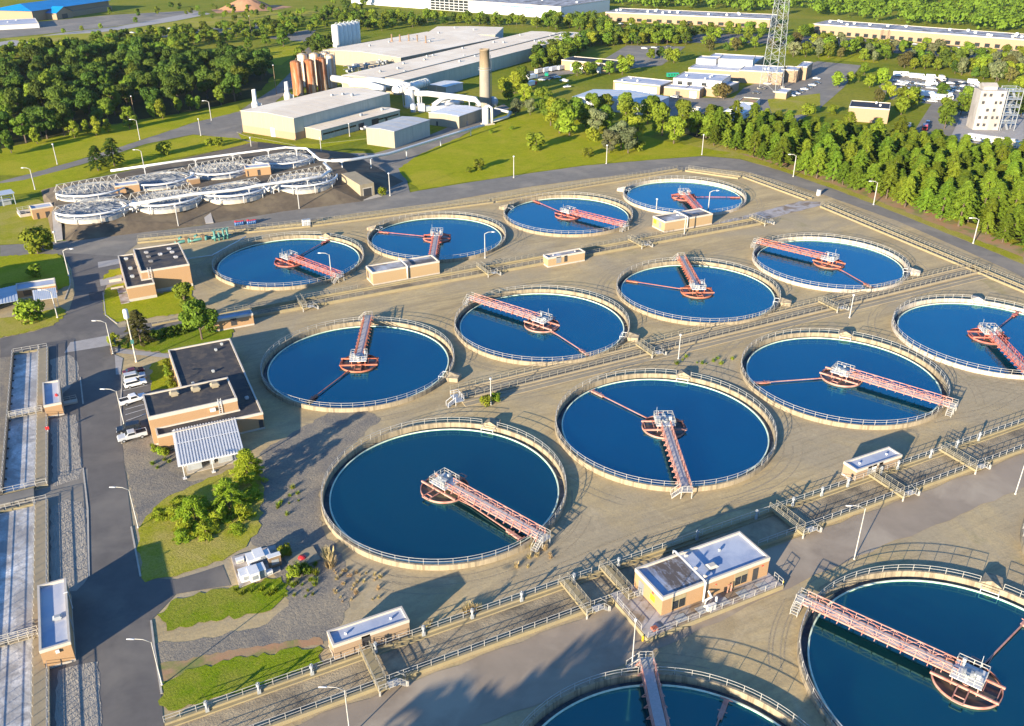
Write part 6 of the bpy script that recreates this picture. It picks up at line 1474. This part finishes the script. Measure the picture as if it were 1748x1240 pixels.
# trees on the grass slope
SG='trees at the top of the grass slope'
slope=[tree_proto('slope_tree','tall full tree at the top of the sunlit grass slope','tree','b',s,13,4.6,3000,.72,m,SG,base=.08) for s,m in ((31,'leaf_mid'),(32,'leaf_bright'),(33,'leaf_silver'))]
for x,y,s,k in ((955,228,1.25,0),(972,232,1.1,1),(940,215,1.1,1),(935,205,1.0,0),(880,198,.8,2),(905,197,.7,2),(1017,228,1.0,2),(1035,222,1.0,0),(1066,222,1.25,0),(1060,254,1.1,2),(1072,262,1.0,2),(1040,262,.9,2),(1105,212,1.0,1),(1130,232,1.2,1),(1165,226,1.3,0),(1190,232,1.0,1),(1150,246,1.0,1),(1088,240,.9,1),(1205,236,.9,0),(1215,225,1.0,1),(1000,218,1.0,0),(985,205,1.0,0),(925,190,1.0,0),(895,178,.9,1),(868,172,.9,0),(878,160,1.0,1),(892,150,1.0,0),(858,158,.8,1),(1010,200,1.0,0),(1032,196,.9,1),(1068,200,1.0,1),(1112,205,1.0,0)): plant(slope[k],g(x,y),s,rnd=rt_)
bush=[tree_proto('bright_shrub','round bright green shrub on open grass','shrub','b',s,4,2.3,900,.5,'leaf_bright','shrubs scattered on the lawns',base=-.1) for s in (41,42)]
for x,y,s,l in ((915,256,2.0,'bright yellow-green shrub on the slope left of the big trees'),(1004,268,1.1,'small bright shrub low on the slope near the road'),(873,222,.5,'tiny shrub on the open grass slope near the chimney'),(838,228,.5,'tiny lone shrub on the upper grass slope'),(818,290,1.3,'lone ragged shrub in the middle of the grass slope'),(800,295,.6,'low tuft beside the lone ragged shrub on the slope'),(1012,240,1.5,'bright shrub under the slope trees'),(1090,258,1.2,'bright shrub at the right foot of the slope trees'),(358,249,.9,'small bush left of its twin on the upper lawn'),(373,250,1.1,'small bush right of its twin on the upper lawn'),(281,264,1.4,'spruce-like bush on the lawn behind the covered tanks'),(653,333,.8,'yellow bush beside the concrete tunnel mouth'),(603,308,.5,'little yellow bush on the bank above the tunnel mouth'),(65,433,2.3,'big round shrub beside the left road junction'),(60,473,1.0,'dark shrub in the shaded lawn by the gate house'),(54,548,1.6,'small lone tree on the lawn left of the leaning lamp'),(830,691,.6,'yellow bush at the stair of the middle channel'),(845,686,.6,'dark bush beside the lamp at the middle channel'),(486,950,.55,'yellow weed clump at the corner of the equipment pad'),(501,985,.6,'yellow weed clump below the equipment pad'),(523,978,.45,'green weed clump near the concrete hatch'),(1380,196,1.6,'round bright tree beside the fence of the lattice tower'),(1420,195,1.3,'flat bright hedge beside the brick building'),(196,590,.8,'leafy light shrub beside the blue board')):
    plant(bush[rt_.randrange(2)],g(x,y),s,label=l,rnd=rt_)
# garden trees near the works building
t=tree_proto('broadleaf_tree','full bright green tree in front of the low brick booth','tree','b',51,10.5,3.9,4200,.62,'leaf_mid',None,base=.22); plant(t,g(345,580),1.0,0)
t=tree_proto('broadleaf_tree','smaller bright green tree behind the full one at the lawn edge','tree','b',52,8,2.8,2600,.55,'leaf_mid',None,base=.1); plant(t,g(318,530),1.0,0)
t=tree_proto('conifer_tree','dark olive conifer beside the flood light mast','conifer','pine',53,9.5,3.4,4200,.62,'leaf_olive',None,base=.08); plant(t,g(242,590),1.0,0)
t=tree_proto('spruce_tree','dark spreading conifer left of its twin on the upper lawn','conifer','pine',54,9.5,4.4,2200,.8,'leaf_dark',None,base=.1); plant(t,g(168,292),1.1,0)
t=tree_proto('spruce_tree','dark spreading conifer right of its twin on the upper lawn','conifer','pine',55,10,4.8,2200,.8,'leaf_dark',None,base=.1); plant(t,g(196,284),1.15,0)
hg='hedge bushes above the works building'
hb=tree_proto('hedge_bush','low green hedge bush in the row above the works building','hedge bush','b',56,2.4,1.6,700,.42,'leaf_mid',hg,base=-.2)
for x,y in ((262,581),(275,577),(287,574),(299,571),(311,569),(322,566),(360,566)): plant(hb,g(x,y),rt_.uniform(.8,1.2),rnd=rt_)
hb2=tree_proto('yellow_shrub','yellow flowering shrub along the left wall of the works building','shrub','b',57,1.8,1.0,500,.34,'leaf_bright','yellow shrubs along the works wall',base=-.2)
for x,y in ((284,622),(286,632),(289,642),(291,652),(293,660),(266,770),(275,774),(282,776)): plant(hb2,g(x,y),rt_.uniform(.8,1.15),rnd=rt_)
# big feathery conifers on the bushy lawn
cg_='feathery yellow-green conifers on the bushy lawn'
fc=[tree_proto('feathery_conifer',l,'conifer','pine',s,H,R,3600,.85,'leaf_feather',cg_,base=.02) for s,H,R,l in ((61,6.5,4.4,'large feathery yellow-green conifer in the middle of the bushy lawn'),(62,5.0,3.8,'feathery conifer at the lower left of the bushy lawn'),(63,7.5,3.4,'feathery conifer beside the corner of the corrugated canopy'))]
plant(fc[0],g(392,868),1.0,0); plant(fc[1],g(335,890),1.0,0); plant(fc[2],g(425,822),1.0,0)
fb=tree_proto('lawn_bush','low bright bush under the feathery conifers on the bushy lawn','shrub','pine',64,2.2,2.4,900,.75,'leaf_feather','low bushes on the bushy lawn',base=-.2)
for x,y,s in ((300,880,1),(318,905,1.1),(352,912,1.2),(372,890,1.2),(415,880,1.1),(430,850,1.0),(308,862,.9),(272,882,.8),(312,920,.9),(345,870,1.2),(405,905,.8)): plant(fb,g(x,y),s,rnd=rt_)
# weeds and dry tufts on the gravel
def tuft(seed,n,h,m,name,label,group):
    rnd=random.Random(seed); b=MB()
    for i in range(n):
        a=rnd.uniform(0,6.28); r=rnd.uniform(0,.5); x,y=r*math.cos(a),r*math.sin(a); l=h*rnd.uniform(.5,1.1); d=Vector((math.cos(a)*.4+rnd.uniform(-.2,.2),math.sin(a)*.4+rnd.uniform(-.2,.2),1)).normalized(); w=.06
        p=Vector((x,y,0)); s=Vector((-d.y,d.x,0)); s=s.normalized()*w if s.length>1e-3 else Vector((w,0,0))
        b.add([p-s,p+s,p+d*l+s*.3,p+d*l-s*.3],[(0,1,2,3)])
    return tag(b.build(name,M[m]),label,'weed',group)
DG='dry straw tufts around the big near tank'; tf=tuft(1,60,1.3,'straw','dry_tuft','dry straw-coloured tuft on the gravel near the big tank',DG)
rr=random.Random(8)
for x,y,s in [(561,955,1.5),(565,968,1.5),(557,944,1.0),(795,1046,.9),(803,1043,.9),(811,1044,.9),(800,1038,.8),(818,1042,.8),(730,1072,.7),(735,1066,.6),(1000,700,.0)]+[(rr.uniform(565,650),rr.uniform(975,1030),rr.uniform(.25,.5)) for _ in range(34)]+[(rr.uniform(880,940),rr.uniform(930,970),rr.uniform(.4,.8)) for _ in range(9)]:
    if s: plant(tf,g(x,y),s,rnd=rr)
wd=tuft(2,50,.9,'leaf_bright','green_weed','small green weed on the gravel','green weeds on the gravel')
for x,y in [(rr.uniform(480,540),rr.uniform(960,1020)) for _ in range(26)]+[(rr.uniform(400,480),rr.uniform(1005,1020)) for _ in range(12)]+[(rr.uniform(448,520),rr.uniform(820,900)) for _ in range(9)]+[(rr.uniform(255,300),rr.uniform(760,800)) for _ in range(10)]+[(rr.uniform(1155,1260),rr.uniform(608,622)) for _ in range(12)]: plant(wd,g(x,y),rr.uniform(.4,1.0),rnd=rr)
# background trees: one mesh each, a few pixels high
BG='background trees beyond the works'
bt=[tree_proto('background_tree','medium green tree among the background belts beyond the works','tree','b',70+i,10,4.0,850,1.0,m,BG,False) for i,m in enumerate(('leaf_mid','leaf_dark','leaf_bright','leaf_mid','leaf_olive','leaf_silver'))]
BT={}
def belt(pts,d,n,seed,s0=.6,s1=1.2,kinds=(0,1,2,3,0,3),name='background_tree',label=None,group=None):
    r=random.Random(seed)
    if label: BT[name]=[tree_proto(name,label,'tree','b',seed*10+i,10,4.0,850,1.0,m,group,False) for i,m in enumerate(('leaf_mid','leaf_dark','leaf_bright','leaf_mid','leaf_olive','leaf_silver'))]
    kt=BT.get(name,bt)
    for p in fill(pts,d,n,seed): plant(kt[r.choice(kinds)],p,r.uniform(s0,s1),rnd=r)
NL=('belt_tree','green tree in the loose belt above the dark wood','trees of the loose belt above the dark wood')
belt([(0,92),(120,80),(240,62),(420,50),(540,36),(560,30),(560,52),(470,66),(330,80),(250,92),(100,104),(0,118)],5.4,175,101,.6,1.05,name=NL[0],label=NL[1],group=NL[2])
belt([(-20,122),(100,104),(250,92),(400,96),(455,110),(430,118),(300,104),(120,112),(-20,140)],5,70,111,.6,1.0,name=NL[0])
belt([(130,20),(330,12),(560,20),(560,36),(420,40),(330,34),(190,30)],12,40,112,.4,.8,name=NL[0])
belt([(560,10),(625,6),(625,40),(575,44),(555,30)],8,24,113,.7,1.1,name=NL[0])
belt([(500,108),(520,82),(545,62),(570,66),(570,82),(545,96),(525,112)],7,12,102,.7,1.2,(1,3,1))
belt([(575,44),(640,32),(760,36),(900,40),(1010,36),(1040,44),(1040,60),(1000,62),(900,46),(740,44),(640,56),(615,58)],5.4,120,103,.7,1.15,name='hall_tree',label='tree in the belt between the factory halls and the huge white warehouse',group='trees behind the factory halls')
belt([(905,98),(1000,70),(1060,66),(1150,62),(1180,76),(1100,78),(1010,80),(985,100),(960,112),(905,120)],5,115,104,.7,1.2,name='hall_tree')
belt([(1060,50),(1330,56),(1380,68),(1380,80),(1290,86),(1190,92),(1170,80),(1060,64)],7,60,105,.6,1.1,(0,2,3,4,0,1))
belt([(1340,86),(1420,84),(1500,92),(1530,104),(1500,108),(1430,100),(1340,98)],6,28,106,.7,1.2,(5,4,0,3))
belt([(1380,72),(1560,84),(1748,102),(1748,116),(1560,98),(1400,86)],7.5,50,107,.6,1.0,(0,2,3,5))
belt([(1540,108),(1640,116),(1748,126),(1748,140),(1690,140),(1600,122),(1540,120)],6,36,108,.7,1.3,(0,4,1,5,2))
for x,y,s,k in ((1512,158,.7,2),(1520,170,.8,2),(1536,182,1.0,0),(1548,186,1.1,2),(1538,196,1.0,2),(1558,180,1.0,0),(1607,168,.9,0),(1648,175,.9,0),(1610,196,.9,0),(1620,200,.9,3),(1640,196,1.0,0),(1655,196,.9,3),(1612,220,1.1,0),(1498,176,.8,4),(1505,148,1.1,2),(1484,150,.9,2),(1430,150,.9,2),(1448,143,.7,2),(1465,140,.6,0),(1475,128,.8,2),(1060,115,.8,0),(1075,118,.9,2),(1062,128,1.1,2),(1040,128,.9,0),(1000,128,.9,2),(1012,130,.9,0),(985,130,.9,0),(1022,124,.8,2),(1150,108,1.0,2),(1140,106,.9,0),(1110,102,.8,2),(1128,100,.9,1),(1235,170,1.0,4),(1224,168,.9,4),(1725,178,1.0,0),(1740,182,1.0,3),(1742,200,1.0,1),(1735,160,1.0,2),(1700,140,1.2,5),(1560,106,1.2,2),(1380,62,1.0,2),(1366,64,.9,0),(455,78,.9,0),(484,80,1.2,3),(425,85,.9,0),(110,58,.5,2),(140,54,.5,2),(172,50,.5,2),(232,40,.6,0)):
    plant(bt[k],g(x,y),s,label='background tree standing singly beside the lots beyond the works',group='single trees around the far lots',rnd=rt_)
# the far-off woods beyond the long buildings: one mass
def far_wood(label,pts,n,seed,s0,s1,lm):
    rnd=random.Random(seed); b=MB()
    for p in fill(pts,5.5,n,seed):
        s=rnd.uniform(s0,s1); R=5.5*s; H=13*s
        for i in range(90):
            v=Vector((rnd.gauss(0,1),rnd.gauss(0,1),rnd.gauss(.5,.8))).normalized(); r=rnd.uniform(.65,1.05)
            leaf_quads(b,Vector((p[0]+v.x*R*r,p[1]+v.y*R*r,H*.55+v.z*H*.42*r)),v+Vector((rnd.uniform(-.6,.6),rnd.uniform(-.6,.6),rnd.uniform(0,.8))),rnd.uniform(1.6,3.2),rnd)
    o=b.build('woods',M[lm]); tag(o,label,None,None,'stuff')
far_wood('continuous far-off wood behind the long cream buildings',[(1000,6),(1080,14),(1330,24),(1420,34),(1748,60),(1850,66),(1850,-30),(1000,-40)],880,201,.8,1.3,'leaf_mid')
far_wood('far-off wood on the left horizon behind the blue roofed building',[(-40,2),(120,-2),(330,2),(560,4),(620,-6),(620,-40),(-40,-40)],260,202,.8,1.2,'leaf_mid')
# trees south-west of the frame: they shade the asphalt by the near channel
sh=tree_proto('roadside_tree','tall roadside tree beyond the lower edge of the picture','tree','b',81,16,6,1500,1.3,'leaf_mid','roadside trees beyond the lower edge')
for x,y,s in ((-84,-98,1.45),(-78,-106,1.5),(-92,-92,1.4),(-88,-108,1.5),(-66,-92,1.0),(-58,-84,1.05),(-50,-100,1.1),(-44,-90,1.0),(-70,-78,1.0),(-38,-106,1.1),(-62,-104,1.0)): plant(sh,(x,y),s,rnd=rt_)

for o in list(COL.objects):
    if o.parent is None and o.name not in _seen and o.get('group') and o.location.length<1e-6 and o.get('category') in ('tree','shrub','pine','conifer') and abs(o.rotation_euler.z)<1e-9:
        for c in list(o.children): bpy.data.objects.remove(c)
        bpy.data.objects.remove(o)
# ------------------------------------------------------------------ thin summer haze over the whole valley
b=MB(); b.box(-2600,2800,-900,4200,-1.5,104); hz=b.build('haze',None); hz['kind']='stuff'
m=bpy.data.materials.new('haze_air'); m.use_nodes=True; nt=m.node_tree
for n in list(nt.nodes):
    if n.type!='OUTPUT_MATERIAL': nt.nodes.remove(n)
v=nt.nodes.new('ShaderNodeVolumePrincipled'); v.inputs['Color'].default_value=(.80,.87,.95,1); v.inputs['Density'].default_value=.000025; v.inputs['Anisotropy'].default_value=.2
nt.links.new(v.outputs[0],[n for n in nt.nodes if n.type=='OUTPUT_MATERIAL'][0].inputs['Volume']); hz.data.materials.append(m)
